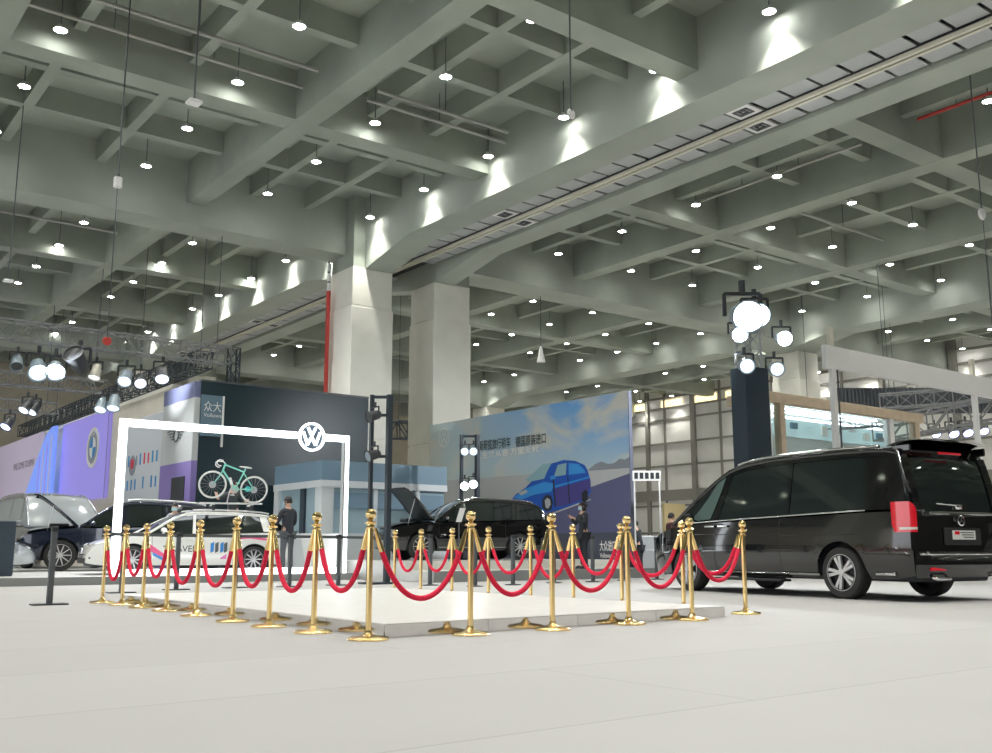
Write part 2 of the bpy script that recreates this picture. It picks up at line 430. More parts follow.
def stanchion():
    r = empty('rope_stanchion', (0,0,0), None, None)
    MB().lathe([(.001,.0),(.165,.0),(.168,.012),(.155,.024),(.09,.034),(.05,.04),(.034,.055),(.028,.075),(.001,.075)], 40).build('base', M['gold'], r, smooth=35)
    MB().lathe([(.001,.06),(.0245,.06),(.0245,.90),(.001,.90)], 20).build('pole', M['gold'], r, smooth=35)
    MB().lathe([(.001,.885),(.030,.885),(.034,.895),(.030,.905),(.030,.915),(.047,.922),(.050,.932),(.030,.938),(.018,.945),(.016,.955),(.024,.960),(.001,.962)], 24).build('collar', M['gold'], r, smooth=35)
    MB().sphere((0,0,1.0), .044, 20, 14).build('ball_finial', M['gold'], r, smooth=80)
    k = MB()
    for q in range(4):
        a = q*PI/2; k.tube([(math.cos(a)*(.03+.012*math.sin(t)), math.sin(a)*(.03+.012*math.sin(t)), .895-.03*t/3) for t in (0,.8,1.6,2.4,3.1)], .0035, 6)
    k.build('hook_rings', M['gold'], r, smooth=60)
    return r
front = [(4.17,7.15),(5.10,7.04),(6.0,7.02),(7.04,7.10),(7.95,7.10)]
corner = (9.20,7.42)
left = [(4.14,8.04),(4.12,8.90),(4.12,9.75),(4.16,10.85),(4.2,11.9),(4.2,12.75),(4.2,13.57),(4.16,14.3)]
right = [(8.78,a) for a in (7.96,8.96,9.85,10.72,11.68,12.6,13.46,14.25)]
FR = ['at the near left platform corner, closest to camera','second along the near platform edge from its left corner','third along the near platform edge from its left corner',
      'fourth along the near platform edge from its left corner','fifth along the near edge, left of the lone corner post']
sp = stanchion(); first = True
def put(p, lab):
    global first
    o = sp if first else copy_tree(sp)
    first = False
    o.location = (p[0], p[1], 0); o.rotation_euler = (0,0,random.uniform(-.05,.05))
    tag(o, lab, 'stanchion', 'polished brass rope stanchions around the platform')
for p, l in zip(front, FR): put(p, 'brass stanchion ' + l)
put(corner, 'brass stanchion standing alone off the right corner, in front of the black van')
for i, p in enumerate(left): put(p, 'brass stanchion, %s from the near corner along the left side' % ORD[i+1])
for i, p in enumerate(right): put(p, 'brass stanchion, %s counted away from camera along the far right side' % (['first']+ORD[1:])[i])
def rope(p, q, lab, sag=.50):
    P = Vector((*p, .885)); Q = Vector((*q, .885)); d = (Q-P); L = d.length; dn = d.normalized()
    A0 = P + dn*.045; B0 = Q - dn*.045
    root = empty('velvet_rope', P, lab, 'rope', group='red velvet ropes hung between the brass stanchions')
    def cat(t):
        s = 2*t-1; k = 2.1
        return (math.cosh(k*s)-math.cosh(k))/(math.cosh(k)-1)
    pts = [A0.lerp(B0, i/28) + Vector((0,0,sag*cat(i/28))) - P for i in range(29)]
    MB().tube(pts[2:-2], .0225, 12).build('rope_body', M['red'], root, smooth=60)
    MB().tube(pts[:3], [.012,.022,.0245], 12).build('brass_end', M['gold'], root, smooth=60)
    MB().tube(pts[-3:], [.0245,.022,.012], 12).build('brass_end', M['gold'], root, smooth=60)
rng = random.Random(3)
for i in range(4): rope(front[i], front[i+1], 'red velvet rope on the near platform edge, %s span from its left corner' % (['first']+ORD[1:])[i], .57-.01*i)
rope(front[4], corner, 'red velvet rope from the fifth near post to the lone corner post', .50)
rope(right[0], corner, 'red velvet rope from the first far right post to the lone corner post', .44)
chain = [front[0]] + left
for i in range(8): rope(chain[i], chain[i+1], 'red velvet rope on the left platform side, %s span from the near corner' % (['first']+ORD[1:])[i], .54+rng.uniform(-.05,.04))
for i in range(7): rope(right[i], right[i+1], 'red velvet rope along the far right side, %s span from its camera end' % (['first']+ORD[1:])[i], .50+rng.uniform(-.05,.04))
# ------------------------------------------------------------ dark crowd-control posts and rail
def bpost(p, lab, disc=False, h=1.02):
    r = empty('barrier_post', p, lab, 'barrier post', group='dark crowd barrier posts behind the platform')
    if disc: MB().lathe([(.001,0),(.17,0),(.17,.012),(.05,.03),(.001,.03)], 24).build('base', M['black'], r, smooth=40)
    else: MB().rbox(-.22,.22,-.12,.12,0,.02,.005).build('base', M['black'], r)
    MB().rbox(-.035,.035,-.035,.035,.02,h-.02,.006).build('upright', M['dgrey'], r)
    MB().rbox(-.04,.04,-.04,.04,h-.07,h,.008).build('belt_head', M['black'], r)
    return r
bp = [(49,605,0,'grey square post with flat base standing alone at the far left floor edge'),
      (121,593,0,'dark rail post just right of the glowing frame leg, leftmost on the rail'),
      (176,590,0,'dark rail post in front of the white wagon lettering'),
      (235,588,0,'dark rail post in front of the white wagon rear wheel'),
      (289,587,0,'dark rail post in front of the man in the dark suit'),
      (338,585.5,0,'dark rail post just left of the glowing frame right leg'),
      (430,585.5,1,'dark barrier post in front of the black car front wheel'),
      (475,586.5,1,'dark barrier post behind the second near stanchion'),
      (513,585,1,'dark barrier post with disc foot in front of the black car front door'),
      (554,583,1,'dark barrier post with disc foot behind the third near stanchion'),
      (593,582,1,'dark barrier post just right of the woman holding a phone'),
      (624,580.5,1,'dark barrier post below the white lettering at the mural end'),
      (657,579.5,1,'dark barrier post just left of the black van nose')]
bpts = []
for u, v, d, lab in bp:
    p = on_floor(u, v); bpts.append(p); bpost(p, lab, bool(d))
pre = bpts[1] + (bpts[1]-bpts[2])*.25
seq = [pre]+bpts[1:6]+[on_floor(386, 583)]
RLAB = ['short dark rail stub at the far left end of the rail','dark rail bar behind the glowing frame left leg','dark rail bar across the white wagon doors','dark rail bar across the white wagon rear','dark rail bar between the suited man and the glowing frame right leg','short dark rail bar reaching the black light tower']
for i, (p, q) in enumerate(zip(seq[:-1], seq[1:])):
    d = (q-p).normalized()*.05; c0 = p+Vector((0,0,.97))
    rr = empty('barrier_rail', c0, RLAB[i], 'rail', group='dark rail bars before the white wagon')
    MB().beam(d, q-p-d, .03, .055).build('rail_bar', M['dgrey'], rr)
    MB().beam(d*.9, d*1.5, .045, .07).build('end_bracket', M['black'], rr); MB().beam(q-p-d*1.5, q-p-d*.9, .045, .07).build('end_bracket', M['black'], rr)
# ============================================================ CAR BUILDER
def lerp_prof(prof, x):
    """prof sorted by x, smoothstep-free linear interpolation"""
    if x <= prof[0][0]: return prof[0][1]
    for (x0,z0),(x1,z1) in zip(prof[:-1], prof[1:]):
        if x <= x1: return z0+(z1-z0)*(x-x0)/(x1-x0) if x1 > x0 else z1
    return prof[-1][1]
def smooth_prof(prof, n=8):
    """Catmull-Rom through the profile"""
    P = [prof[0]] + list(prof) + [prof[-1]]; out = []
    for i in range(1, len(P)-2):
        p0,p1,p2,p3 = P[i-1],P[i],P[i+1],P[i+2]
        for k in range(n):
            t = k/n
            def cr(a,b,c,d): return .5*((2*b)+(-a+c)*t+(2*a-5*b+4*c-d)*t*t+(-a+3*b-3*c+d)*t**3)
            out.append((cr(p0[0],p1[0],p2[0],p3[0]), cr(p0[1],p1[1],p2[1],p3[1])))
    out.append(prof[-1]); out.sort(key=lambda q: q[0]); return out
class Car:
    def __init__(s, S):
        s.S = S; s.L = S['L']; s.W = S['W']
        s.deck = smooth_prof(S['deck']); s.roof = smooth_prof(S['roof'])
        s.xg0, s.xg1 = S['roof'][0][0], S['roof'][-1][0]
    def zd(s, x): return lerp_prof(s.deck, x)
    def zr(s, x): return max(lerp_prof(s.roof, x), s.zd(x)+.004)
    def hw(s, x):
        S = s.S; xe = s.L/2; w2 = s.W/2
        if x > 0: x0 = xe - S.get('nose',1.0); n = S.get('nn',2.6); c = S.get('nw', .62)
        else: x0 = xe - S.get('tail',.6); n = S.get('tn',2.8); c = S.get('tw', .78)
        ax = abs(x)
        if ax <= x0: return w2
        t = min(1, (ax-x0)/(xe-x0))
        return w2*(c+(1-c)*(1-t**n)**(1/n))
    def zb(s, x):
        S = s.S; z = S['sill']
        e = (abs(x)-(s.L/2-.5))/.5
        if e > 0: z += .06*e*e
        for xw in (S['xf'], S['xr']):
            d = abs(x-xw); Ra = S['R']+S.get('gap',.06)
            if d < Ra: z = max(z, S['R']+math.sqrt(Ra*Ra-d*d)-.01)
        return z
    def side(s, x, z):
        S = s.S; zt = s.zd(x); t = (z-S['sill'])/max(.1, (S.get('belt',.95)-S['sill']))
        k = 1 - .07*(max(0,.45-t)/.45)**2 - S.get('tumble',.045)*max(0,(t-.45)/.55)**2
        return s.hw(x)*k
    def gpt(s, x, t, off=0):
        """greenhouse side point at station x; t 0 belt..1 roof edge"""
        z0 = s.zd(x); z1 = s.zr(x)-.035*min(1,(s.zr(x)-z0)/.15)
        full = s.S['rooftop']-s.S['belt']
        z = z0+(z1-z0)*t
        y0 = s.side(x, z0)-s.S.get('inset',.03); h = (z-z0)/full
        y = y0 - s.S.get('glean',.2)*h - .0*t
        return (x, y+off, z)
    def body(s, paint, parent):
        N = 110; J = 12; K = 8
        xs = [ -s.L/2 + s.L*(.5-.5*math.cos(PI*i/N))*.35 + s.L*(i/N)*.65 for i in range(N+1)]
        rows = []
        for x in xs:
            zb, zd = s.zb(x), s.zd(x); zb = min(zb, zd-.03); r = []
            for j in range(J+1):
                t = j/J; z = zb+(zd-.03-zb)*t; r.append((x, s.side(x,z), z))
            yt = s.side(x, zd-.03)
            for k in range(1, K+1):
                t = k/K; a = t
                r.append((x, yt*(1-t)-.015*(1 if k == 1 else 0)*(0), zd-.03+ (.03 if k >= 1 else 0)*(1-(1-t)**6) + s.S.get('crown',.03)*math.sin(t*PI/2)))
            full = r + [(p[0], -p[1], p[2]) for p in reversed(r[:-1])]
            rows.append(full)
        m = MB(); n = len(rows[0])
        m.add([p for r in rows for p in r], [(i*n+j, (i+1)*n+j, (i+1)*n+j+1, i*n+j+1) for i in range(N) for j in range(n-1)] + [tuple(range(n)), tuple(N*n+j for j in range(n-1,-1,-1))])
        return m.build('body', paint, parent, smooth=38)
    def green(s, glass, parent, name='greenhouse_glass'):
        N = 60; J = 5; K = 6; rows = []
        for i in range(N+1):
            x = s.xg0+(s.xg1-s.xg0)*i/N; r = []
            for j in range(J+1): r.append(s.gpt(x, j/J))
            p = r[-1]; h = s.zr(x)-p[2]
            for k in range(1, K+1):
                t = k/K; r.append((x, p[1]*(1-t), p[2]+h*(1-(1-t)**3)+.02*math.sin(t*PI/2)*min(1,(s.zr(x)-s.zd(x))/.2)))
            rows.append(r+[(q[0],-q[1],q[2]) for q in reversed(r[:-1])])
        m = MB(); n = len(rows[0])
        m.add([p for r in rows for p in r], [(i*n+j, (i+1)*n+j, (i+1)*n+j+1, i*n+j+1) for i in range(N) for j in range(n-1)] + [tuple(range(n)), tuple(N*n+j for j in range(n-1,-1,-1))])
        return m.build(name, glass, parent, smooth=35)
    def roofskin(s, x0, x1, paint, parent, th=.012, name='roof_panel'):
        N = 30; K = 6; rows = []
        for i in range(N+1):
            x = x0+(x1-x0)*i/N; p = s.gpt(x, 1); q9 = s.gpt(x, .9); h = s.zr(x)-p[2]; r = [(x, q9[1]+th, q9[2]), (x, p[1]+th, p[2])]
            for k in range(1, K+1):
                t = k/K; r.append((x, p[1]*(1-t), p[2]+th+h*(1-(1-t)**3)+.02*math.sin(t*PI/2)))
            rows.append(r+[(q[0],-q[1],q[2]) for q in reversed(r[:-1])])
        m = MB(); n = len(rows[0])
        m.add([p for r in rows for p in r], [(i*n+j, (i+1)*n+j, (i+1)*n+j+1, i*n+j+1) for i in range(N) for j in range(n-1)])
        return m.build(name, paint, parent, smooth=40)
    def edge_tube(s, xa, xb, r, matl, parent, name, t=1.0, off=.0, n=26, dz=0):
        for sg in (1,-1):
            m = MB(); pts = []
            for i in range(n+1):
                x = xa+(xb-xa)*i/n; p = s.gpt(x, t, off); pts.append((p[0], sg*p[1], p[2]+dz))
            m.tube(pts, r, 8); m.build(name, matl, parent, smooth=60)
    def panel(s, xa0, xa1, xb0, xb1, matl, parent, name, t0=0, t1=1, off=.008, both=True):
        """painted side strip: bottom x range xa0..xa1, top x range xb0..xb1"""
        for sg in ((1,-1) if both else (1,)):
            m = MB()
            def fn(a, b):
                x = (xa0+(xa1-xa0)*a)*(1-b)+(xb0+(xb1-xb0)*a)*b
                p = s.gpt(x, t0+(t1-t0)*b, off); return (p[0], sg*p[1], p[2])
            m.grid(fn, 5, 8); m.build(name, matl, parent, smooth=50)
    def side_strip(s, pts, r, matl, parent, name, off=.004):
        for sg in (1,-1):
            MB().tube([(x, sg*(s.side(x,z)+off), z) for x, z in pts], r, 6).build(name, matl, parent, smooth=60)
    def side_patch(s, poly, matl, parent, name, sg=1, off=.004, nx=14):
        """poly: bottom line and top line as [(x,z0,z1)...]"""
        m = MB(); vs = []; n = len(poly)
        vs = []
        for x, z0, z1 in poly:
            for k in range(5):
                z = z0+(z1-z0)*k/4; vs.append((x, sg*(s.side(x,z)+off), z))
        m.add(vs, [(i*5+k, (i+1)*5+k, (i+1)*5+k+1, i*5+k+1) for i in range(n-1) for k in range(4)])
        return m.build(name, matl, parent, smooth=50)
def add_wheel(parent, x, y, R, width, sg, spokes=10, dark=True, style='thin'):
    rr = R*.70
    t = MB(); wv = width/2
    t.lathe([(rr-.02,-wv),(rr,-wv),(R*.93,-wv+.005),(R*.985,-wv+.03),(R,-wv+.06),(R,wv-.06),(R*.985,wv-.03),(R*.93,wv-.005),(rr,wv),(rr-.02,wv)], 44, axis='y')
    o = t.build('wheel', M['rubber'], parent, smooth=35); o.location = (x, y, R)
    d = MB(); d.lathe([(.001,sg*(wv-.09)),(rr,sg*(wv-.09)),(rr,sg*(wv-.005)),(rr*.95,sg*wv),(rr*.94,sg*(wv-.02)),(rr*.93,sg*(wv-.07)),(.001,sg*(wv-.07))], 40, axis='y')
    ro = d.build('rim', M['alloy_dark'], o, smooth=35)
    s_ = MB()
    ring = [(rr*.93,sg*(wv-.02)),(rr*.97,sg*(wv+.003)),(rr*1.0,sg*(wv+.001)),(rr*1.0,sg*(wv-.03))]
    s_.lathe(ring, 40, axis='y')
    for k in range(spokes):
        a = 2*PI*k/spokes
        if style == 'thin': defs = [(.0, .030, .022)]
        else: defs = [(-.17, .028, .045), (.17, .028, .045)]
        for da, w0, w1 in defs:
            ca, sa = math.cos(a+da), math.sin(a+da)
            pts = []
            for (q, wd_) in ((rr*.12, w0), (rr*.95, w1)):
                for e in (-1, 1): pts.append((q*ca - e*wd_*.5*sa, q*sa + e*wd_*.5*ca))
            quad = [pts[0], pts[1], pts[3], pts[2]]
            s_.prism(quad, lambda p: (p[0], sg*(wv-.045), p[1]), lambda p: (p[0], sg*(wv-.006), p[1]))
    s_.lathe([(.001,sg*(wv-.04)),(rr*.2,sg*(wv-.04)),(rr*.2,sg*wv),(rr*.12,sg*(wv+.004)),(.001,sg*(wv+.004))], 20, axis='y')
    s_.build('spokes', M['alloy'], ro, smooth=30)
    return o
def base_car(name, label, S, paint, glass, loc, heading, spokes=10, style='thin', cat='car', roof=(None,None), pillars=(), door_lines=(), handles=(), mirror_x=None, scale=1.0):
    root = empty(name, loc, label, cat, heading)
    root.scale = (scale,)*3
    c = Car(S); c.root = root
    c.bodyo = c.body(paint, root)
    c.go = c.green(glass, root)
    if S.get('roofx'): c.roofskin(*S['roofx'], paint, root)
    c.edge_tube(c.xg0+.04*(c.xg1-c.xg0)/4, c.xg1-.02, S.get('prad',.03), paint, root, 'roof_edge')
    for p in pillars: c.panel(*p[:4], p[4], root, 'window_pillar')
    yw = S['W']/2 - S['tw_']/2 - .02
    und = MB(); und.rbox(-S['L']/2+.15, S['L']/2-.15, -S['W']/2+.27, S['W']/2-.27, S['sill']-.03, S['sill']+.25, .02)
    und.build('underbody', M['black'], root)
    for xw in (S['xf'], S['xr']):
        for sg in (1,-1):
            wl = MB(); Ra = S['R']+S.get('gap',.06)
            wl.lathe([(.001, sg*(yw-S['tw_']/2-.03)), (Ra+.02, sg*(yw-S['tw_']/2-.03)), (Ra+.02, sg*(S['W']/2-.075))], 30, c=(xw,0,S['R']), axis='y')
            wl.f = [f for f in wl.f if all(wl.v[i][2] > S['R']-.12 for i in f)]; wl.m = [0]*len(wl.f)
            wl.build('wheel_arch_liner', M['black'], root)
    for xw in (S['xf'], S['xr']):
        for sg in (1,-1): add_wheel(root, xw, sg*yw, S['R'], S['tw_'], sg, spokes, style=style)
    for x, z0, z1 in door_lines:
        for sg in (1,-1):
            MB().tube([(x+.0*(z-z0), sg*(c.side(x,z)+.0005), z) for z in [z0+(z1-z0)*k/8 for k in range(9)]], .0045, 5).build('door_gap', M['black'], root)
    for x, z in handles:
        for sg in (1,-1):
            MB().rbox(x-.11, x+.11, sg*(c.side(x,z)+.018)-.014, sg*(c.side(x,z)+.018)+.014, z-.014, z+.014, .006).build('door_handle', S.get('handlemat') or paint, root)
    if mirror_x is not None:
        z = c.zd(mirror_x)+.05
        for sg in (1,-1):
            g = MB(); y = c.side(mirror_x, z-.07)
            g.rbox(mirror_x-.05, mirror_x+.07, min(sg*(y+.03),sg*(y+.19)), max(sg*(y+.03),sg*(y+.19)), z-.02, z+.09, .03)
            g.beam((mirror_x, sg*(y-.05), z-.05), (mirror_x, sg*(y+.08), z+.0), .05, .03)
            g.build('door_mirror', paint, root, smooth=40)
    return c
M['red_lens'] = mat('tail_lamp_red', (.62,.008,.02), .15, coat=1, emit=(1,.02,.04), es=.05)
M['lampglass'] = mat('headlamp_glass', (.75,.8,.85), .08, .3, coat=1)
M['plate'] = mat('number_plate', (.8,.8,.78), .5)
M['plastic'] = mat('black_plastic', (.02,.02,.022), .5)

# ------------------------------------------------------------ black passenger van
VS = 1.11
V = dict(L=5.37, W=1.93, R=.345, tw_=.235, xf=1.62, xr=-1.53, sill=.27, belt=1.12, rooftop=1.98, nose=1.0, nn=2.4, nw=.66, tail=.30, tn=3.0, tw=.93,
         deck=[(-2.685,.98),(-2.66,1.10),(-2.3,1.15),(-1.0,1.13),(1.0,1.08),(1.55,1.06),(1.95,1.02),(2.35,.93),(2.58,.78),(2.66,.62),(2.685,.5)],
         roof=[(-2.66,1.13),(-2.63,1.3),(-2.55,1.62),(-2.46,1.88),(-2.25,1.955),(-1.2,1.99),(0,1.975),(.6,1.90),(1.0,1.72),(1.5,1.40),(1.95,1.06)],
         glean=.17, inset=.012, tumble=.035, gap=.075, prad=.035, roofx=(-2.44,.66), handlemat=None, crown=.02)
V['handlemat'] = M['chrome']
hv = math.radians(29)
rw = Vector((5.15, 14.8))                                # rear left tyre contact, camera frame
# heading direction in camera frame: 29 deg left of straight ahead
hd = Vector((-math.sin(hv), math.cos(hv))); lf = Vector((-math.cos(hv), -math.sin(hv)))
yw = (V['W']/2 - V['tw_']/2 - .02)*VS
cen = rw - hd*(-1.68*VS) - lf*(V['W']/2*VS)
locv = w(cen.x, cen.y)
dW = w(hd.x, hd.y); van_rz = math.atan2(dW.y, dW.x)
P = M['paint_black']
van = base_car('passenger_van', 'large black passenger van with red tail lamps parked at the right', V, P, M['glass_dark'], locv, van_rz, spokes=5, style='fat',
    pillars=[(.88,1.0,.62,.72,P),(-.62,-.56,-.62,-.56,P),(-2.62,-1.98,-2.5,-1.9,P)],
    door_lines=[(.93,.36,1.06),(-.45,.36,1.08),(1.72,.9,1.0)], handles=[(.72,1.0),(1.02,1.0)], mirror_x=1.38, cat='van', scale=VS)
r = van.root
c = van
# double spokes
c.edge_tube(-1.98, 1.45, .012, M['chrome'], r, 'window_chrome_strip', t=0.0, off=.012, dz=.0)
c.edge_tube(-2.1, .55, .022, M['chrome'], r, 'roof_rail', t=1.0, off=-.03, dz=.055)
c.side_strip([(x,.86+.02*math.sin(x)) for x in [ -1.9+.2*i for i in range(18)]], .006, P, r, 'body_crease')
c.side_strip([(-1.15+.2*i,.315) for i in range(12)], .02, M['chrome'], r, 'sill_strip', off=.01)
c.side_strip([(-2.4+.1*i,.34) for i in range(4)], .02, M['chrome'], r, 'sill_strip', off=.01)
# side step
for sg in (1,-1): MB().rbox(-.5,.9, min(sg*.80,sg*1.02), max(sg*.80,sg*1.02), .20, .235, .01).build('side_step', M['plastic'], r)
# rear spoiler
sp_ = MB()
def spf(a, b):
    y = -.76+1.52*a; x = -2.22-.44*b; z = 2.0+.065*math.sin(b*PI*.7)-.03*(abs(y)/.76)**4
    return (x, y*(1-.04*b), z)
sp_.grid(spf, 16, 6); sp_.grid(lambda a,b: (spf(a,b)[0], spf(a,b)[1], spf(a,b)[2]-.045+.02*b), 16, 6)
for s_ in (-1,1): sp_.rbox(-2.60,-2.3, s_*.735-.018, s_*.735+.018, 1.88, 1.985, .02)
sp_.build('roof_spoiler', P, r, smooth=40)
MB().rbox(-2.61,-2.585,-.22,.22,1.865,1.895,.006).build('high_brake_lamp', M['red_lens'], r)
# tailgate surround: outer frame painted, window inside stays glass
tg = MB()
def gx(z):  # tailgate surface x at height z
    for x0 in [ -2.69+.005*i for i in range(80)]:
        if c.zr(x0) >= z: return x0
    return -2.3
def tgf(y0,y1,z0,z1,off,n=8):
    tg.grid(lambda a,b: (gx(z0+(z1-z0)*b)-off, y0+(y1-y0)*a, z0+(z1-z0)*b), 3, n)
tgf(-.80,.80,1.84,1.93,.014); tgf(.70,.84,1.12,1.85,.014); tgf(-.84,-.70,1.12,1.85,.014)
tg.build('tailgate_frame', P, r, smooth=50)
# tail lamps wrap the corner
for sg in (1,-1):
    tl = MB(); yy = c.side(-2.45, 1.0)
    plan = [(-2.40, c.side(-2.40,1.0)+.004), (-2.46, c.side(-2.46,1.0)+.016), (-2.58, c.side(-2.58,1.0)+.016), (-2.65, c.side(-2.64,1.0)+.01), (-2.70, c.side(-2.65,1.0)-.03), (-2.71, c.side(-2.65,1.0)-.06), (-2.70, c.side(-2.65,1.0)-.08)]
    def tf(a, b):
        q = a*(len(plan)-1); i = min(int(q), len(plan)-2); f_ = q-i
        x = plan[i][0]+(plan[i+1][0]-plan[i][0])*f_; y = plan[i][1]+(plan[i+1][1]-plan[i][1])*f_
        return (x, sg*y, .86+(.38-.14*max(0,a-.55)/.45)*b)
    tl.grid(tf, 18, 6); tl.build('tail_lamp', M['red_lens'], r, smooth=60)
    MB().grid(lambda a,b: (tf(.25+.7*a,0)[0]-.004*1, tf(.25+.7*a,0)[1]+sg*.004, .89+.03*b), 12, 2).build('reverse_lamp', M['plate'], r, smooth=60)
c.panel(1.04,1.60,.77,.97,M['glass_light'],r,'front_side_window',.06,.93,.010)
# rear bumper, chrome strip, plate, badge, handle strip
bm_ = MB()
bm_.grid(lambda a,b: (-2.70-.09*math.sin(b*PI)*(1-abs(2*a-1)**6)-.03*(1-abs(2*a-1)**4), (-.93+1.86*a), .30+.32*b), 20, 6)
bm_.build('rear_bumper', P, r, smooth=60)
ch = MB(); ch.tube([(-2.44+.0*0, -.955+.0,.67),(-2.60,-.945,.60),(-2.73,-.84,.585),(-2.775,-.5,.585),(-2.78,0,.585),(-2.775,.5,.585),(-2.73,.84,.585),(-2.60,.945,.60),(-2.44,.955,.67)], .012, 8)
ch.build('bumper_chrome', M['chrome'], r, smooth=60)
ch = MB(); ch.rbox(-2.715,-2.685,-.62,.62,1.085,1.12,.008); ch.build('tailgate_chrome_strip', M['chrome'], r)
ch = MB(); ch.lathe([(.055,-.012),(.07,-.02),(.055,-.026)], 28, c=(-2.70,.03,1.01), axis='x')
for q in range(3):
    a = PI/2+q*2*PI/3; ch.beam((-2.722,.03,1.01), (-2.722, .03+math.cos(a)*.06, 1.01+math.sin(a)*.06), .012, .012, up=(1,0,0))
ch.build('tailgate_badge', M['chrome'], r, smooth=40)
MB().rbox(-2.715,-2.69,-.36,.36,.70,.92,.02).build('plate_recess', M['plastic'], r)
pl = MB(); pl.rbox(-2.73,-2.712,-.22,.22,.77,.885,.004); plo = pl.build('number_plate', M['plate'], r)
MB().box(-2.734,-2.7305,.10,.19,.835,.875).build('red_plate_mark', M['red_lens'], plo)
for k in range(3): MB().box(-2.734,-2.7305,-.18,.08-.03*k,.855-.03*k,.866-.03*k).build('plate_lettering', M['dgrey'], plo)
rl = []
for sg in (1,-1): MB().rbox(-2.80,-2.75, sg*.62-.14, sg*.62+.14, .385,.425,.01).build('rear_reflector', M['red_lens'], r)
for sg in (1,-1):
    q = MB(); q.tube([(-2.74,sg*.42,.30),(-2.80,sg*.44,.285),(-2.80,sg*.66,.285),(-2.74,sg*.68,.30)], .022, 8); q.build('exhaust_trim', M['chrome'], r, smooth=50)
flat_plate = [0]
q = MB(); q.tube([(-2.66,-.02,1.17),(-2.68,.0,1.20),(-2.66,.42,1.225)], .012, 6); q.rbox(-2.69,-2.65,-.06,.06,1.15,1.22,.01); q.build('rear_wiper', M['chrome'], r, smooth=50)
# front lamps
for sg in (1,-1):
    q = MB(); q.sphere((2.42,sg*.72,.80), .17, 16, 10, (1.2,.55,.55)); q.build('headlamp', M['lampglass'], r, smooth=60)
# ------------------------------------------------------------ white estate car with livery
Wg = dict(L=4.77, W=1.83, R=.33, tw_=.215, xf=1.43, xr=-1.38, sill=.20, belt=.93, rooftop=1.46, nose=1.0, nn=2.3, nw=.6, tail=.55, tn=2.6, tw=.78,
          deck=[(-2.385,.72),(-2.36,.92),(-2.2,1.0),(-1.2,.97),(0,.93),(.9,.92),(1.1,.93),(1.5,.88),(2.0,.77),(2.26,.64),(2.36,.5),(2.385,.42)],
          roof=[(-2.28,.98),(-2.16,1.16),(-1.9,1.36),(-1.4,1.44),(-.4,1.465),(.15,1.43),(.6,1.26),(1.12,.93)],
          glean=.26, inset=.035, gap=.05, prad=.032, roofx=(-1.85,.2))
Pw = M['paint_white']
fw = Vector((-8.24,23.0)); rwh = Vector((-5.82,24.45)); ZST = .16
hd2 = (fw-rwh).normalized(); lf2 = Vector((-hd2.y, hd2.x))
if lf2.y > 0: lf2 = -lf2
cen = (fw+rwh)/2 - lf2*(Wg['W']/2)
loc = w(cen.x, cen.y, ZST); dd = w(hd2.x, hd2.y)
wag = base_car('estate_car', 'white estate car with pink and blue travel livery and a bicycle on its roof', Wg, Pw, M['glass_dark'], loc, math.atan2(dd.y,dd.x), spokes=10,
    pillars=[(.02,.10,-.02,.04,Pw),(-1.05,-.97,-1.02,-.96,M['black']),(-1.85,-1.62,-1.72,-1.55,Pw)], door_lines=[(1.02,.3,.9),(.03,.28,.9),(-.98,.45,.92)], handles=[(.22,.80),(-.80,.82)], mirror_x=.78)
c = wag; r = wag.root
c.side_strip([(-1.9+.2*i,.74) for i in range(17)], .005, Pw, r, 'body_crease')
M['pink'] = mat('livery_pink', (.80,.12,.28), .35); M['lblue'] = mat('livery_blue', (.05,.25,.62), .35); M['letter'] = mat('livery_lettering', (.03,.04,.06), .4)
M['lilac'] = mat('livery_magenta', (.75,.2,.5), .35)
def side_text(c, txt, x_left, z, h, matl, sg, name='lettering', adv=None):
    """letters on the side of a car, bent to its surface"""
    me = text_mesh(txt, h)
    for v in me.vertices:
        lx, ly = v.co.x, v.co.y
        x = x_left - lx*sg if sg > 0 else x_left + lx
        zz = z+ly
        v.co = (x, sg*(c.side(x, zz)+.006), zz)
    me.materials.append(matl); o = bpy.data.objects.new(name, me); COL.objects.link(o); o.parent = c.root
    return o
def text_mesh(txt, h, spacing=1.0, bold=0.0):
    cu = bpy.data.curves.new('t', 'FONT'); cu.body = txt; cu.size = h/.72; cu.space_character = spacing; cu.offset = bold
    cu.resolution_u = 3
    o = bpy.data.objects.new('t', cu); COL.objects.link(o)
    dg = bpy.context.evaluated_depsgraph_get()
    me = bpy.data.meshes.new_from_object(o.evaluated_get(dg)); bpy.data.objects.remove(o); bpy.data.curves.remove(cu)
    return me
# which side faces the camera: the local +y (left) side or -y; nose points left in view so the near side is local +y (left side)
def flat_text(txt, h, origin, right, up, matl, parent, name='lettering', bold=0.0, width=None, spacing=1.0, off=.006):
    me = text_mesh(txt, h, spacing, bold); R_ = Vector(right).normalized(); U_ = Vector(up).normalized(); N_ = R_.cross(U_)
    xs = [v.co.x for v in me.vertices] or [0, 1]; k = 1
    if width: k = width/(max(xs)-min(xs)+1e-6)
    for v in me.vertices: v.co = Vector(origin)+R_*((v.co.x-min(xs))*k)+U_*v.co.y+N_*off
    me.materials.append(matl); o = bpy.data.objects.new(name, me); COL.objects.link(o)
    if parent is not None: o.parent = parent
    return o
SGW = 1
xr_ = 1.18
side_text(c, 'T', .78, .45, .21, M['letter'], SGW); side_text(c, 'RAVEL', .60, .51, .15, M['letter'], SGW)
c.side_patch([(1.06-.48*i/8, .52-.22*i/8, .68-.33*i/8) for i in range(9)], M['pink'], r, 'livery_stripe', SGW)
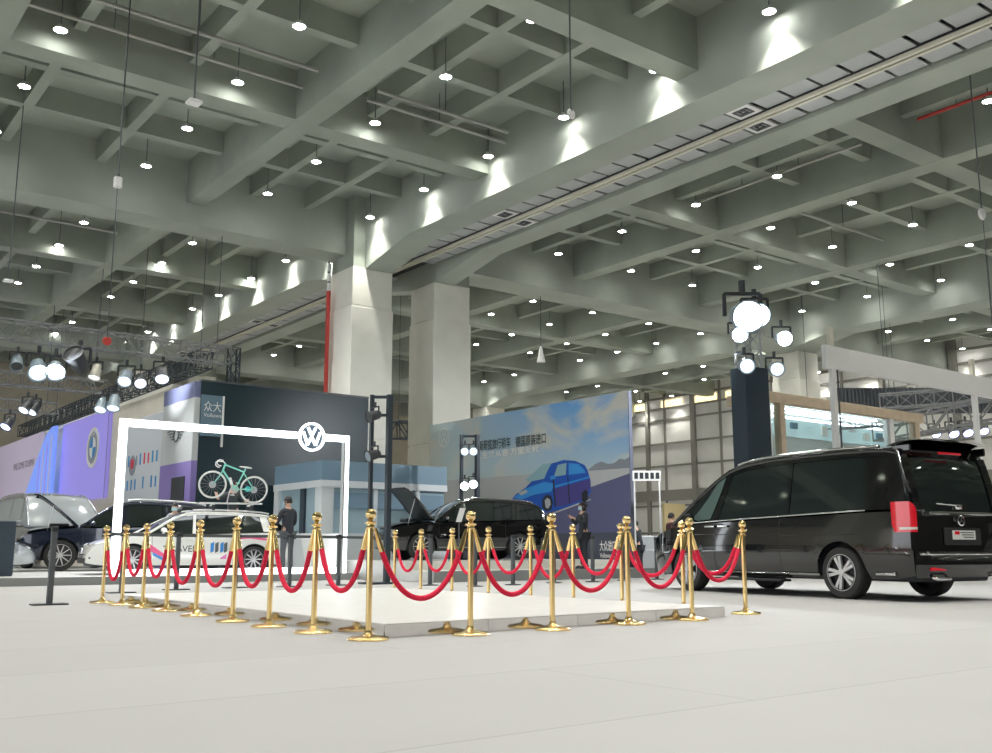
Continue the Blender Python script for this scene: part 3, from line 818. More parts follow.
c.side_patch([(1.0-.30*i/6, .43-.15*i/6, .51-.17*i/6) for i in range(7)], M['lblue'], r, 'livery_stripe', SGW)
for k, xx in enumerate((-.32,-.43,-.55,-.64)):
    c.side_patch([(xx-.04*i, .48+.02*i, .70+.02*i) for i in range(3)], M['lblue'] if k%2 == 0 else M['dgrey'], r, 'livery_figure', SGW)
c.side_patch([(-.56-.05*i, .34, .37+.03*i) for i in range(4)], M['lilac'], r, 'livery_splash', SGW)
c.side_patch([(-1.0-.1*i, .80+.02*math.sin(i*.7), .83+.03*math.sin(i*.5)) for i in range(8)], M['pink'], r, 'livery_stripe', SGW)
for sg in (1,-1):
    q = MB(); q.sphere((2.06,sg*.66,.655), .17, 16, 10, (1.15,.6,.42)); q.build('headlamp', M['lampglass'], r, smooth=60)
    q = MB(); q.rbox(2.22,2.34,sg*.58-.13,sg*.58+.13,.33,.42,.03); q.build('fog_lamp_grille', M['black'], r)
def front_x(c, z):
    x = c.L/2
    while x > 0 and c.zd(x)-.03 < z: x -= .004
    return x
q = MB(); q.grid(lambda a,b: (front_x(wag,.44+.19*b)+.022-.05*(2*a-1)**4, -.56+1.12*a, .44+.19*b), 14, 6); q.build('grille', M['plastic'], r, smooth=50)
for z in (.475,.53,.585): MB().tube([(front_x(wag,z)+.032-.05*(2*a/10-1)**4, -.54+1.08*a/10, z) for a in range(11)], .007, 6).build('grille_bar', M['chrome'], r, smooth=60)
MB().rbox(2.375,2.40,-.50,.50,.25,.37,.01).build('lower_grille', M['plastic'], r)
MB().rbox(2.38,2.41,-.11,.11,.47,.60,.01).build('front_badge', M['chrome'], r)
# roof rails and bicycle rack
c.edge_tube(-1.8, .05, .018, M['alloy'], r, 'roof_rail', t=1.0, off=-.04, dz=.075)
# ============================================================ BOOTHS, STAGES, SIGNS
M['stage'] = mat('stage_laminate', (.62,.62,.60), .3, noise=(3,.05))
M['stage_edge'] = mat('stage_edge', (.30,.31,.31), .5)
M['pale_edge'] = mat('pale_edge', (.80,.79,.72), .4)
M['beige'] = mat('booth_beige', (.72,.68,.58), .6, noise=(1.5,.05))
M['greywhite'] = mat('grey_white_panel', (.55,.57,.57), .5)
M['violet_screen'] = mat('violet_screen', (.20,.16,.55), .4, emit=(.34,.30,.75), es=.2)
M['blue_screen'] = mat('blue_screen', (.12,.2,.6), .4, emit=(.22,.36,.95), es=.25)
M['pale_screen'] = mat('pale_violet_screen', (.5,.45,.6), .4, emit=(.72,.64,.80), es=.08)
M['poster'] = mat('poster_white', (.68,.72,.76), .5)
M['steelblue'] = mat('cabin_band', (.17,.27,.35), .45)
M['steelblue2'] = mat('sign_panel_slate', (.14,.22,.28), .45)  # slate grey of the sign panel itself
M['cabin_white'] = mat('cabin_white', (.62,.66,.68), .5)
M['cabin_glass'] = mat('cabin_glass', (.35,.48,.54), .12, spec=.7)
M['bluedark'] = mat('tower_cloth', (.035,.055,.075), .7)
def thing1(mb, name, m, label, cat, group=None, smooth=None, kind=None):
    """one-piece thing with its origin at its base centre"""
    xs = [v[0] for v in mb.v]; ys = [v[1] for v in mb.v]; zs = [v[2] for v in mb.v]
    o = Vector(((min(xs)+max(xs))/2, (min(ys)+max(ys))/2, min(zs)))
    mb.v = [tuple(Vector(v)-o) for v in mb.v]
    ob = mb.build(name, m, smooth=smooth); ob.location = o
    return tag(ob, label, cat, group, kind)
def local(root, *pts): return [Vector(p)-root.location for p in pts]
# --- low stage with the glowing frame
SB1 = 12.35; SA0 = 21.7; ZS1 = .16
st = empty('low_stage', (5, SA0, 0), 'wide low grey stage under the white wagon and the glowing frame', 'stage')
MB().box(-9, on_a(193,28.6)-5.2, 0, 15, .01, ZS1).build('stage_deck', M['stage'], st)
MB().box(on_a(193,28.6)-5.2, SB1-5, 0, 6.88, .01, ZS1).build('stage_deck', M['stage'], st)
MB().box(-9, SB1-5, -.03, 0, 0, ZS1+.004).build('front_edge', M['stage_edge'], st)
# glowing frame
fb0 = on_a(115.5, 21.95); fb1 = on_a(343, 21.95); FT = 3.52
fr = empty('glowing_portal', (fb0, 21.95, ZS1), 'big glowing white rectangular portal frame with a round car emblem on top bar', 'light frame')
fw_ = fb1-fb0; th = .16; hgt = FT-ZS1
lgb = on_a(307.5, 21.9)-fb0; g0, g1 = lgb-.36, lgb+.36
def ledbar(x0,x1,z0,z1,name):
    MB().rbox(x0,x1,-.055,.055,z0,z1,.01).build(name, M['led'], fr)
ledbar(-th/2, th/2, 0, hgt, 'light_bar'); ledbar(fw_-th/2+.05, fw_+th/2, 0, hgt, 'light_bar')
ledbar(th/2, g0, hgt-th, hgt, 'light_bar'); ledbar(g1, fw_-th/2, hgt-th, hgt, 'light_bar'); ledbar(th/2, fw_-th/2, .0, .14, 'light_bar')
MB().box(fw_-th/2, fw_-th/2+.045, -.062, .06, .0, hgt-th).build('corner_strip', M['lightpanel'], fr)
lz = hgt-.10; e = MB()
e.lathe([(.001,-.06),(.29,-.06),(.29,.06),(.001,.06)], 40, c=(lgb,0,lz), axis='y'); e.build('emblem_disc', M['bluedark'], fr, smooth=40)
def torus_seg(mb, cx, cz, y0, y1, r0, r1, n=40):
    mb.lathe([(r0,y0),(r1,y0),(r1,y1),(r0,y1),(r0,y0)], n, c=(cx,0,cz), axis='y')
e = MB(); torus_seg(e, lgb, lz, -.12, -.06, .30, .35); e.build('emblem_ring', M['led'], fr, smooth=40)
def vw(mb, cx, cz, R, y, T, wd=.16, fn=None):
    """V over W strokes inside a ring of radius R, drawn as bars"""
    def P(a, b): 
        return (cx+a*R, y, cz+b*R) if fn is None else fn(cx+a*R, cz+b*R)
    segs = [((-.36,.80),(-.02,.10)),((.36,.80),(.02,.10)),((-.80,.42),(-.38,-.72)),((.80,.42),(.38,-.72)),((-.38,-.72),(-.02,-.02)),((.38,-.72),(.02,-.02))]
    for a, b in segs:
        A_, B_ = Vector((a[0],a[1])), Vector((b[0],b[1])); d = (B_-A_).normalized(); n_ = Vector((-d.y,d.x))*wd/2
        q = [A_+n_, B_+n_, B_-n_, A_-n_]
        if fn is None: mb.prism([(p.x,p.y) for p in q], lambda p: (cx+p[0]*R, y, cz+p[1]*R), lambda p: (cx+p[0]*R, y+T, cz+p[1]*R))
        else: mb.add([P(p.x,p.y) for p in q], [(0,1,2,3)])
e = MB(); vw(e, lgb, lz, .28, -.11, .05, .17); e.build('emblem_letters', M['led'], fr)
# --- dark fascia wall
WA = 28.6; wb0 = on_a(193, WA); wb1 = 16.5; WT = 5.68
dw = empty('fascia_wall', (wb0, WA, 0), 'tall dark navy booth wall behind the white wagon and bicycle', 'booth wall')
L_ = wb1-wb0
MB().box(0, L_, 0, .2, 0, WT).build('wall_board', M['navy'], dw)
MB().box(-.0, L_, -.02, .22, WT, WT+.05).build('top_cap', M['dgrey'], dw)
s1 = on_a(215, WA)-wb0
y_ = ydist(208, a=WA)
za, zb_ = zpix(394, y_), zpix(436, y_)
MB().box(0.01, s1, -.04, -.002, zb_, za).build('grey_sign_panel', M['steelblue2'], dw)
MB().box(s1, s1+.06, -.06, -.002, zb_-.3, za).build('light_strip', M['white'], dw)
o_ = Vector((on_a(196, WA)-wb0, -.045, zpix(410, y_)))
flat_text('众大', .24, o_, (1,0,0), (0,0,1), M['white'], dw, 'sign_lettering', width=.54)
flat_text('Volkswa', .12, o_+Vector((0,0,-.19)), (1,0,0), (0,0,1), M['white'], dw, 'sign_lettering', width=.56)
# side wall with winged badge
sb = wb0; A1_ = on_b(160.5, sb)
mw = empty('side_wall', (sb, WA, 0), 'narrow grey and violet booth side wall with a winged round badge', 'booth wall')
LL = A1_-WA-.05
MB().box(-.18, 0, .02, LL, 0, zpix(463, ydist(180, b=sb))).build('violet_base', mat('violet_paint', (.26,.20,.50), .5), mw)
MB().box(-.18, 0, .02, LL, zpix(463, ydist(180, b=sb)), zpix(400, ydist(180, b=sb))).build('pale_panel', M['greywhite'], mw)
MB().box(-.18, 0, .02, LL, zpix(400, ydist(180, b=sb)), WT-.02).build('top_band', mat('dusk_violet', (.17,.19,.33), .5), mw)
d0, d1 = on_b(187, sb)-WA, on_b(174, sb)-WA
MB().box(-.20, -.182, d0, d1, .16, zpix(477, ydist(184, b=sb))).build('doorway', M['black'], mw)
e = MB(); yb = (on_b(176, sb)-WA); zbg = zpix(434, ydist(180, b=sb))
e.lathe([(.17,-.205),(.22,-.205),(.22,-.185),(.17,-.185),(.17,-.205)], 30, c=(0,yb,zbg), axis='x')
for sg in (1,-1):
    for k in range(4): e.box(-.205,-.185, min(yb+sg*.24,yb+sg*(.75-.12*k)), max(yb+sg*.24,yb+sg*(.75-.12*k)), zbg+.14-.09*k, zbg+.17-.09*k)
e.build('winged_badge', M['dgrey'], mw)
# long beige wall with screens
bwb = sb+.15
bw = empty('beige_wall', (bwb, A1_, 0), 'long beige exhibition booth wall carrying posters and violet screens at left', 'booth wall')
def pb(u): return on_b(u, bwb)-A1_
def zz(u, v): return zpix(v, ydist(u, b=bwb))
HB = 5.85
MB().box(0, .3, 0, 30, 0, HB).build('wall_board', M['beige'], bw)
MB().box(-.05, .35, 0, 30, HB, HB+.12).build('top_cap', M['pillar'], bw)
def wallpanel(u0, u1, z0, z1, name, m, t=.06, label=None, cat=None, off=0):
    a0, a1 = sorted((on_b(u0, bwb), on_b(u1, bwb)))
    r = empty(name, (bwb-.001-off, (a0+a1)/2, z0), label, cat)
    MB().rbox(-t, 0, -(a1-a0)/2, (a1-a0)/2, 0, z1-z0, .01).build('panel', m, r)
    MB().box(-t-.004, -t+.0, -(a1-a0)/2-.04, -(a1-a0)/2, -.02, z1-z0+.02).build('frame_edge', M['dgrey'], r)
    return r, a0, a1
ps, a0, a1 = wallpanel(159, 118, 2.25, zz(150,412), 'product_poster', M['poster'], label='pale poster with rows of small red and blue items on the beige wall', cat='poster')
rng = random.Random(5)
cl = [mat('poster_red',(.75,.05,.1),.5), mat('poster_blue',(.03,.28,.62),.5), mat('poster_grey',(.3,.33,.38),.5)]
hh = zz(150,412)-2.25
e = [MB(), MB(), MB()]
hw_ = (a1-a0)/2
for row in range(2):
    for k in range(9):
        yy = hw_*(1-2*(k+.9)/10.2); z = hh*(.50 if row == 0 else .22); q = rng.choice([0,1,2]) if row == 0 else 1
        if row == 1 and k in (4,6): continue
        MB().box(-.066, -.061, yy-.07, yy+.07, z-.16, z+.18+.06*rng.random()).build(('red_item_print','blue_item_print','grey_item_print')[q], cl[q], ps)
pass
e1 = MB(); e1.lathe([(.001,-.075),(.34,-.075),(.34,-.062),(.001,-.062)], 28, c=(0,hw_*.42,hh*.45), axis='x'); e1.build('wheel_print', cl[2], ps)
e1 = MB(); e1.lathe([(.001,-.08),(.18,-.08),(.18,-.0755),(.001,-.0755)], 28, c=(0,hw_*.42,hh*.47), axis='x'); e1.build('red_hub_print', cl[0], ps)
sc_, a0, a1 = wallpanel(104, 58, 2.6, zz(90,413), 'violet_screen', M['violet_screen'], .15, 'big violet glowing screen with a round white and blue car emblem', 'screen')
cy_ = on_b(90.5, bwb)-(a0+a1)/2; cz_ = zz(94.5,446.5)-2.6
e1 = MB(); e1.lathe([(.62,-.19),(.78,-.19),(.78,-.155),(.62,-.155),(.62,-.19)], 40, c=(0,cy_,cz_), axis='x'); e1.build('emblem_ring', M['white'], sc_, smooth=40)
e1 = MB(); e1.lathe([(.40,-.182),(.62,-.182),(.62,-.155),(.40,-.155),(.40,-.182)], 40, c=(0,cy_,cz_), axis='x'); e1.build('emblem_band', cl[2], sc_, smooth=40)
for nm, mt, qs in (('emblem_white_quarters', M['white'], (0,2)), ('emblem_blue_quarters', cl[1], (1,3))):
    e1 = MB()
    for q in qs:
        pts = [(0,0)]+[(.40*math.cos(q*PI/2+k*PI/16), .40*math.sin(q*PI/2+k*PI/16)) for k in range(9)]
        e1.prism(pts, lambda p: (-.186,cy_-p[0],cz_+p[1]), lambda p: (-.155,cy_-p[0],cz_+p[1]))
    e1.build(nm, mt, sc_)
flat_text('BMW', .17, (-.192, cy_+.25, cz_+.43), (0,-1,0), (0,0,1), M['white'], sc_, 'emblem_lettering', width=.5)
# blue side screen with a slanted top
a0, a1 = on_b(60, bwb), on_b(31, bwb)
bs = empty('blue_screen', (bwb-.42, a0, 2.2), 'blue glowing screen with slanted left top beside the violet screen', 'screen')
zt0 = zz(62,425)-2.2; zt1 = 0.55
out = [(0,0),(a1-a0,0),(a1-a0,zt1),((a1-a0)*.6,zt0*.62),((a1-a0)*.30,zt0*.93),((a1-a0)*.12,zt0)]+[(0,zt0)]
MB().prism(out, lambda p: (-.12,p[0],p[1]), lambda p: (0,p[0],p[1])).build('panel', M['blue_screen'], bs)
for k in range(4): MB().box(-.135,-.122,(a1-a0)*(.08+.12*k),(a1-a0)*(.11+.12*k),.05,zt0*(.9-.07*k)).build('light_fin', M['violet_screen'] if k%2 else M['pale_screen'], bs)
a0, a1 = on_b(42, bwb), on_b(-40, bwb)
wc = empty('welcome_wall', (bwb-.25, a0, 0), 'pale pink welcome wall with dark lettering at the far left', 'booth wall')
yw_ = ydist(20, b=bwb-.25)
MB().box(-.1, 0, 0, a1-a0, zpix(497, yw_), zpix(437, yw_)).build('panel', M['pale_screen'], wc)
MB().box(-.1, 0, 0, a1-a0, .1, zpix(497, yw_)-.01).build('grey_base', M['lightpanel'], wc)
MB().box(-.6, -.12, 9.5, 10.1, .1, zpix(485, yw_)).build('red_pillar', cl[0], wc)
tl0 = on_b(9, bwb-.25)-a0; tl1 = on_b(30, bwb-.25)-a0
flat_text('WELCOME TO BMW', .32, (-.105, tl0, zpix(468, yw_)), (0,-1,0), (0,0,1), M['dgrey'], wc, 'welcome_lettering', width=abs(tl0-tl1))
# --- blue grey cabin
ca, cb0, cb1 = 24.15, 12.56, 16.6
cbn = empty('booth_cabin', (cb0, ca, 0), 'blue grey booth cabin with a white frieze and windows behind the glowing frame', 'booth cabin')
yc = ydist(320, a=ca)
z_t, z_b1, z_b2, z_w0 = zpix(460, yc), zpix(480, yc), zpix(487, yc), zpix(533, yc)
D = 2.9; LB = cb1-cb0
def ring(z0, z1, m, name, o=0, x1=None):
    MB().box(-o, (x1 or LB), -o, D, z0, z1).build(name, m, cbn)
ring(z_b1, z_t, M['steelblue'], 'top_band', .03)
ring(z_b2, z_b1, M['cabin_white'], 'white_frieze', .06)
ring(.02, z_w0, M['cabin_white'], 'white_plinth', .05)
MB().box(.05, LB-.05, .05, D-.05, z_w0, z_b2).build('glazing', M['cabin_glass'], cbn)
def up(x0,x1,y0,y1,m,n): MB().box(x0,x1,y0,y1,z_w0,z_b2).build(n, m, cbn)
up(-.02,.35,-.02,.35,M['cabin_white'],'corner_post'); up(-.02,.1,1.0,1.25,M['bluedark'],'dark_mullion'); up(-.03,.12,D-.3,D,M['cabin_white'],'end_post')
for x in (1.6, 3.0): up(x, x+.12, -.02, .1, M['cabin_white'], 'mullion')
MB().box(.35, LB-.1, -.01, .04, z_b2-.55, z_b2-.12).build('window_screen', M['steelblue'], cbn)
cnt_ = MB(); cnt_.prism([(0,0),(.75,0),(.78,.95),(-.2,.95)], lambda p: (11.5+p[0],22.3,ZS1+.001+p[1]), lambda p: (11.5+p[0],22.8,ZS1+.001+p[1]))
# reception counter
thing1(cnt_, 'reception_counter', M['white'], 'white slanted reception counter in front of the blue grey cabin', 'counter')
# --- raised stage with two steps for the black car
s2 = empty('raised_stage', (12.45, 18.6, 0), 'two step pale raised stage under the black car with open bonnet', 'stage')
MB().box(0, 7.1, 0, 1.2, .01, .24).build('lower_step', M['stage'], s2)
MB().box(0, 7.1, 1.2, 5.5, .01, .45).build('stage_deck', M['stage'], s2)
MB().box(0, 7.1, 1.17, 1.2, .24, .455).build('upper_edge', M['pale_edge'], s2)
MB().box(0, 7.1, -.03, 0, 0, .245).build('lower_edge', M['stage_edge'], s2)
# --- sky mural
MBX = 19.72; ma0 = on_b(631.5, MBX); ma1 = on_b(428.5, MBX); MT = 5.13
mu = empty('sky_mural', (MBX, ma0, 0), 'long billboard mural with a blue car on a road under a cloudy sky', 'billboard')
ML = ma1-ma0
def mural_mat():
    m = bpy.data.materials.new('mural_sky_print'); m.use_nodes = True; nt = m.node_tree; b = nt.nodes['Principled BSDF']; b.inputs['Roughness'].default_value = .6
    tc = nt.nodes.new('ShaderNodeTexCoord'); sp = nt.nodes.new('ShaderNodeSeparateXYZ'); nt.links.new(tc.outputs['Object'], sp.inputs[0])
    mp = nt.nodes.new('ShaderNodeMapping'); mp.inputs['Scale'].default_value = (1,.32,.55); nt.links.new(tc.outputs['Object'], mp.inputs[0])
    nz = nt.nodes.new('ShaderNodeTexNoise'); nz.inputs['Scale'].default_value = 1.3; nz.inputs['Detail'].default_value = 7; nz.inputs['Distortion'].default_value=.5; nt.links.new(mp.outputs[0], nz.inputs['Vector'])
    # blue amount grows to the upper right of the picture (small y, large z)
    mz = nt.nodes.new('ShaderNodeMapRange'); mz.inputs[1].default_value=2.4; mz.inputs[2].default_value=5.1; nt.links.new(sp.outputs[2], mz.inputs[0])
    my = nt.nodes.new('ShaderNodeMapRange'); my.inputs[1].default_value=9.5; my.inputs[2].default_value=0; nt.links.new(sp.outputs[1], my.inputs[0])
    mu_ = nt.nodes.new('ShaderNodeMath'); mu_.operation='MULTIPLY'; nt.links.new(mz.outputs[0], mu_.inputs[0]); nt.links.new(my.outputs[0], mu_.inputs[1])
    sky = nt.nodes.new('ShaderNodeValToRGB'); sky.color_ramp.elements[0].color=(.56,.66,.64,1); sky.color_ramp.elements[1].color=(.16,.42,.80,1); sky.color_ramp.elements[1].position=.75
    nt.links.new(mu_.outputs[0], sky.inputs[0])
    cr = nt.nodes.new('ShaderNodeValToRGB'); cr.color_ramp.elements[0].position=.46; cr.color_ramp.elements[1].position=.60; nt.links.new(nz.outputs['Fac'], cr.inputs[0])
    mx = nt.nodes.new('ShaderNodeMix'); mx.data_type='RGBA'; nt.links.new(cr.outputs[0], mx.inputs[0]); nt.links.new(sky.outputs[0], mx.inputs[6]); mx.inputs[7].default_value=(.66,.66,.60,1)
    lz = nt.nodes.new('ShaderNodeMapRange'); lz.inputs[1].default_value=2.4; lz.inputs[2].default_value=3.2; nt.links.new(sp.outputs[2], lz.inputs[0])
    m2 = nt.nodes.new('ShaderNodeMix'); m2.data_type='RGBA'; nt.links.new(lz.outputs[0], m2.inputs[0]); m2.inputs[6].default_value=(.62,.61,.57,1); nt.links.new(mx.outputs[2], m2.inputs[7])
    nt.links.new(m2.outputs[2], b.inputs['Base Color']); return m
MB().box(0, .12, 0, ML, .46, MT).build('printed_board', mural_mat(), mu)
def mp(u, v, off=.004):
    y = ydist(u, b=MBX); p = w((u-496)/1010*y, y); return Vector((-off, p.y-ma0, zpix(v, y)))
def mpoly(px, m, name, off):
    MB().add([mp(u,v,off) for u,v in px], [tuple(range(len(px)))]).build(name, m, mu, recalc=False, merge=False)
M['road'] = mat('mural_road', (.115,.12,.24), .6); M['sand'] = mat('mural_sand', (.52,.53,.53), .6); M['mount'] = mat('mural_mountains', (.26,.28,.32), .6)
M['mbase'] = mat('mural_dark_base', (.075,.085,.12), .6)
mpoly([(428.5,482),(631.5,467),(631.5,500),(428.5,515)], M['sand'], 'sand_print', .004)
mpoly([(590,469.5),(597,464),(603,461.5),(610,464),(616,463),(622,458.5),(627,459.5),(631.5,457),(631.5,468),(590,471)], M['mount'], 'mountain_print', .006)
mpoly([(428.5,560),(428.5,520),(505,507),(590,488),(631.5,473.5),(631.5,558),(560,560)], M['road'], 'road_print', .008)
mpoly([(428.5,562),(428.5,541),(540,534),(631.5,532),(631.5,560)], M['mbase'], 'base_print', .010)
M['mblue'] = mat('mural_car_blue', (.012,.10,.52), .5); M['mblue2'] = mat('mural_car_light_blue', (.04,.32,.78), .5); M['mviolet'] = mat('mural_car_violet', (.075,.06,.26), .5)
M['mglass'] = mat('mural_car_glass', (.30,.50,.55), .5); M['mblk'] = mat('mural_car_black', (.02,.022,.03), .5)
# printed blue car (pixel outline read off the print)
mpoly([(512,500),(516,495),(526,488),(543,471),(551,464),(565,460),(577,461),(586,465),(589,470),(592,481),(592,492),(586,501),(566,508),(556,511),(545,513),(530,510),(516,506)], M['mblue'], 'car_body_print', .012)
mpoly([(514,498),(526,489),(545,482),(556,484),(552,492),(535,495),(522,500)], M['mblue2'], 'car_bonnet_print', .014)
mpoly([(556,489),(591,479),(592,487),(587,499),(566,506),(557,507)], M['mviolet'], 'car_flank_print', .014)
mpoly([(526,480),(544,464),(553,463),(549,470),(545,479),(530,482)], M['mglass'], 'car_windscreen_print', .014)
mpoly([(555,477),(559,465),(568,463),(567,475)], M['mglass'], 'car_window_print', .014)
mpoly([(570,475),(570,463),(580,464),(586,470),(587,473)], M['mblue2'], 'car_window_print', .014)
mpoly([(543,500),(547,495),(552,496),(554,503),(552,510),(547,512),(543,508)], M['mblk'], 'car_tyre_print', .016)
mpoly([(545.5,501),(548,498),(551,500),(551.5,505),(549,509),(546.5,508)], M['lightpanel'], 'car_rim_print', .018)
mpoly([(583,494),(586,490),(589,492),(589,500),(586,503),(583,501)], M['mblk'], 'car_tyre_print', .016)
mpoly([(516,504),(524,501),(530,503),(529,508),(518,507)], M['mblk'], 'car_grille_print', .016)
mpoly([(552,513.5),(592,499),(592,500.5),(552,515)], M['lightpanel'], 'road_line_print', .016)
mpoly([(519,493),(526,490),(529,492),(522,496)], M['lightpanel'], 'car_headlamp_print', .017)
mpoly([(553.5,478),(555,478),(557,507),(555.5,507)], M['mblk'], 'car_door_line_print', .017)
mpoly([(568.5,476),(569.5,476),(571,503),(570,503.5)], M['mblk'], 'car_door_line_print', .017)
mpoly([(556,486),(591,476.5),(591,478),(556,488)], M['mblue2'], 'car_highlight_print', .017)
mpoly([(551,477),(556,475),(557,479),(552,480)], M['mblue2'], 'car_mirror_print', .019)
mpoly([(600,530),(606,530),(606,479),(600,481)], M['road'], 'road_print', .011) if False else None
tr = (0,-1,0)
def mtxt(t, u0, v0, u1, h, m, name):
    a, b = mp(u0,v0,.006), mp(u1,v0,.006); rt = (mp(u1, v0-(u1-u0)*.105,.006)-a)
    rt = Vector((0,-1,0)); flat_text(t, h, a+Vector((0,0,0)), rt, (0,0,1), m, mu, name, width=abs(a.y-b.y), bold=.006)
mtxt('新蔚揽旅行轿车', 479, 450, 511, .26, mat('mural_text_dark', (.07,.10,.10), .5), 'mural_lettering')
mtxt('德国原装进口', 516, 446, 547, .26, bpy.data.materials['mural_text_dark'], 'mural_lettering')
mtxt('生活从容 万里无忧', 482, 458, 540, .17, M['sheet'], 'mural_lettering')
mtxt('大众进口汽车', 600, 550, 625, .22, M['white'], 'mural_lettering'); mtxt('Volkswagen Import', 600, 557.5, 625, .13, M['white'], 'mural_lettering')
e = MB(); cc = mp(443,437,.006); 
e.lathe([(.30,-.007),(.34,-.007)], 36, c=(0,cc.y,cc.z), axis='x')
vw(e, cc.y, cc.z, -.30, 0, 0, .13, fn=lambda p,q: (-.006, p, 2*cc.z-q))
e.build('printed_emblem', M['white'], mu, recalc=False)
MB().box(-.003,.125,-.02,-.001,.46,MT).build('dark_end_cover', M['mbase'], mu)  # dark strip added to keep the flood-lit board end from showing bright
sup = MB(); sup.box(.12,.5,.4,.5,.0,4.8); sup.box(.12,.5,ML-.6,ML-.5,.0,4.8); 
sup.v and MB().box(.12,.45,.4,.5,0,4.8).build('back_brace', M['dgrey'], mu); MB().box(.12,.14,.0,ML,.0,.46).build('foot_board', M['mbase'], mu)
# --- navy light tower at right
tp = at(757, 550, 26.0)
tw = empty('light_tower', (tp.x, tp.y, 0), 'dark blue cloth wrapped light tower behind the black van', 'light tower', rz=-.2)
zc = zpix(366, 26)
MB().rbox(-.40,.40,-.30,.30,0,zc,.02).build('cloth_wrap', M['bluedark'], tw)
e = MB()
for x in (-.25,.25):
    for y in (-.2,.2): e.beam((x,y,zc),(x,y,7.0),.045)
for k in range(3):
    z = zc+.5*k
    for (p,q) in (((-.25,-.2),(.25,-.2)),((.25,-.2),(.25,.2)),((.25,.2),(-.25,.2)),((-.25,.2),(-.25,-.2))):
        e.beam((p[0],p[1],z),(q[0],q[1],z+.5),.03); e.beam((p[0],p[1],z+.5),(q[0],q[1],z+.5),.03)
e.beam((-.3,0,zpix(326,26)),(1.3,0,zpix(326,26)+.0),.05); e.beam((-.3,0,zpix(350,26)),(1.1,0,zpix(352,26)),.05)
e.build('truss_head', M['lightpanel'], tw)
# --- white portal booth at right
pa = 16.1; b0 = on_a(837, pa); 
pf = empty('white_portal', (b0, pa, 0), 'white exhibition portal with a deep fascia beam behind the van roof', 'booth portal')
zt, zb_ = 6.38, 5.72
MB().rbox(0, 14, 0, .14, zb_, zt, .01).build('fascia_beam', M['white'], pf)
for u, nm in ((843,'front_post'),(988,'front_post')):
    x = on_a(u, pa)-b0
    MB().box(x, x+.16, .0, .14, 0, zb_).build(nm, M['white'], pf)
    MB().box(x-.02, x+.14, .0, .13, zt, zt+.55).build('post_stub', M['cream'], pf)
x = on_a(849, pa)-b0; MB().box(x, x+.03, .02, .06, 0, zb_).build('dark_edge', M['dgrey'], pf)
# wooden framed room behind it
M['tan'] = mat('pale_wood', (.62,.50,.36), .5, noise=(4,.08))
M['booth_glass'] = mat('booth_glass', (.78,.92,.92), .03, trans=1, ior=1.05, spec=.4)
M['ledstrip'] = mat('cool_led_strip', (1,1,1), .5, emit=(.9,.95,1), es=3)
ra = 18.6; r0 = on_a(773, ra); r1 = on_a(934, ra); LR = r1-r0; RZ = 5.45
rm = empty('wooden_room', (r0, ra, 0), 'pale wood framed glass exhibition room behind the van', 'booth room')
MB().rbox(0, LR, 0, .3, RZ-.32, RZ, .01).build('top_beam', M['tan'], rm)
MB().rbox(0, .3, .3, 1.5, RZ-.32, RZ, .01).build('side_beam', M['tan'], rm)
for u, wd_, m in ((774,.2,M['white']),(788,.22,M['tan']),(899,.25,M['white']),(925,.28,M['tan'])):
    x = on_a(u, ra)-r0; MB().box(x, x+wd_, .02, .28, 0, RZ-.32).build('post', m, rm)
MB().box(.1, LR-.1, .3, 1.6, RZ-.2, RZ-.12).build('ceiling_panel', M['white'], rm)
for k in range(2): MB().box(.4, LR-1.2, .5+.6*k, .65+.6*k, RZ-.24, RZ-.205).build('led_strip', M['ledstrip'], rm)
MB().box(.4, LR-.4, .12, .13, .3, RZ-.35).build('glass_pane', M['booth_glass'], rm)
# lit display hall seen through the glass
da = 26.5; d0 = on_a(772, da); d1 = on_a(900, da); yd = ydist(830, a=da); LD = d1-d0
dh = empty('display_wall', (d0, da, 0), 'pale teal lit display wall seen through the wooden room glass', 'display wall')
zr_ = lambda v: zpix(v, yd)
MB().box(0, LD, 0, .1, 0, zr_(408)).build('back_board', M['greywhite'], dh)
MB().box(0, LD, -.02, -.005, zr_(440), zr_(424)).build('teal_display_band', mat('teal_display', (.45,.62,.64), .3, emit=(.7,.85,.9), es=.12), dh)
for k in range(3): MB().box(.3, LD-.6, -.04, -.01, zr_(412+5*k), zr_(410.5+5*k)).build('led_strip', M['ledstrip'], dh)
for k in range(11): MB().box(.5+1.1*k, .95+1.1*k, -.12, -.03, zr_(436-4*(k%3)), zr_(428-2*(k%2))).build('display_item', (M['white'], M['steelblue'], M['alloy'])[k%3], dh)
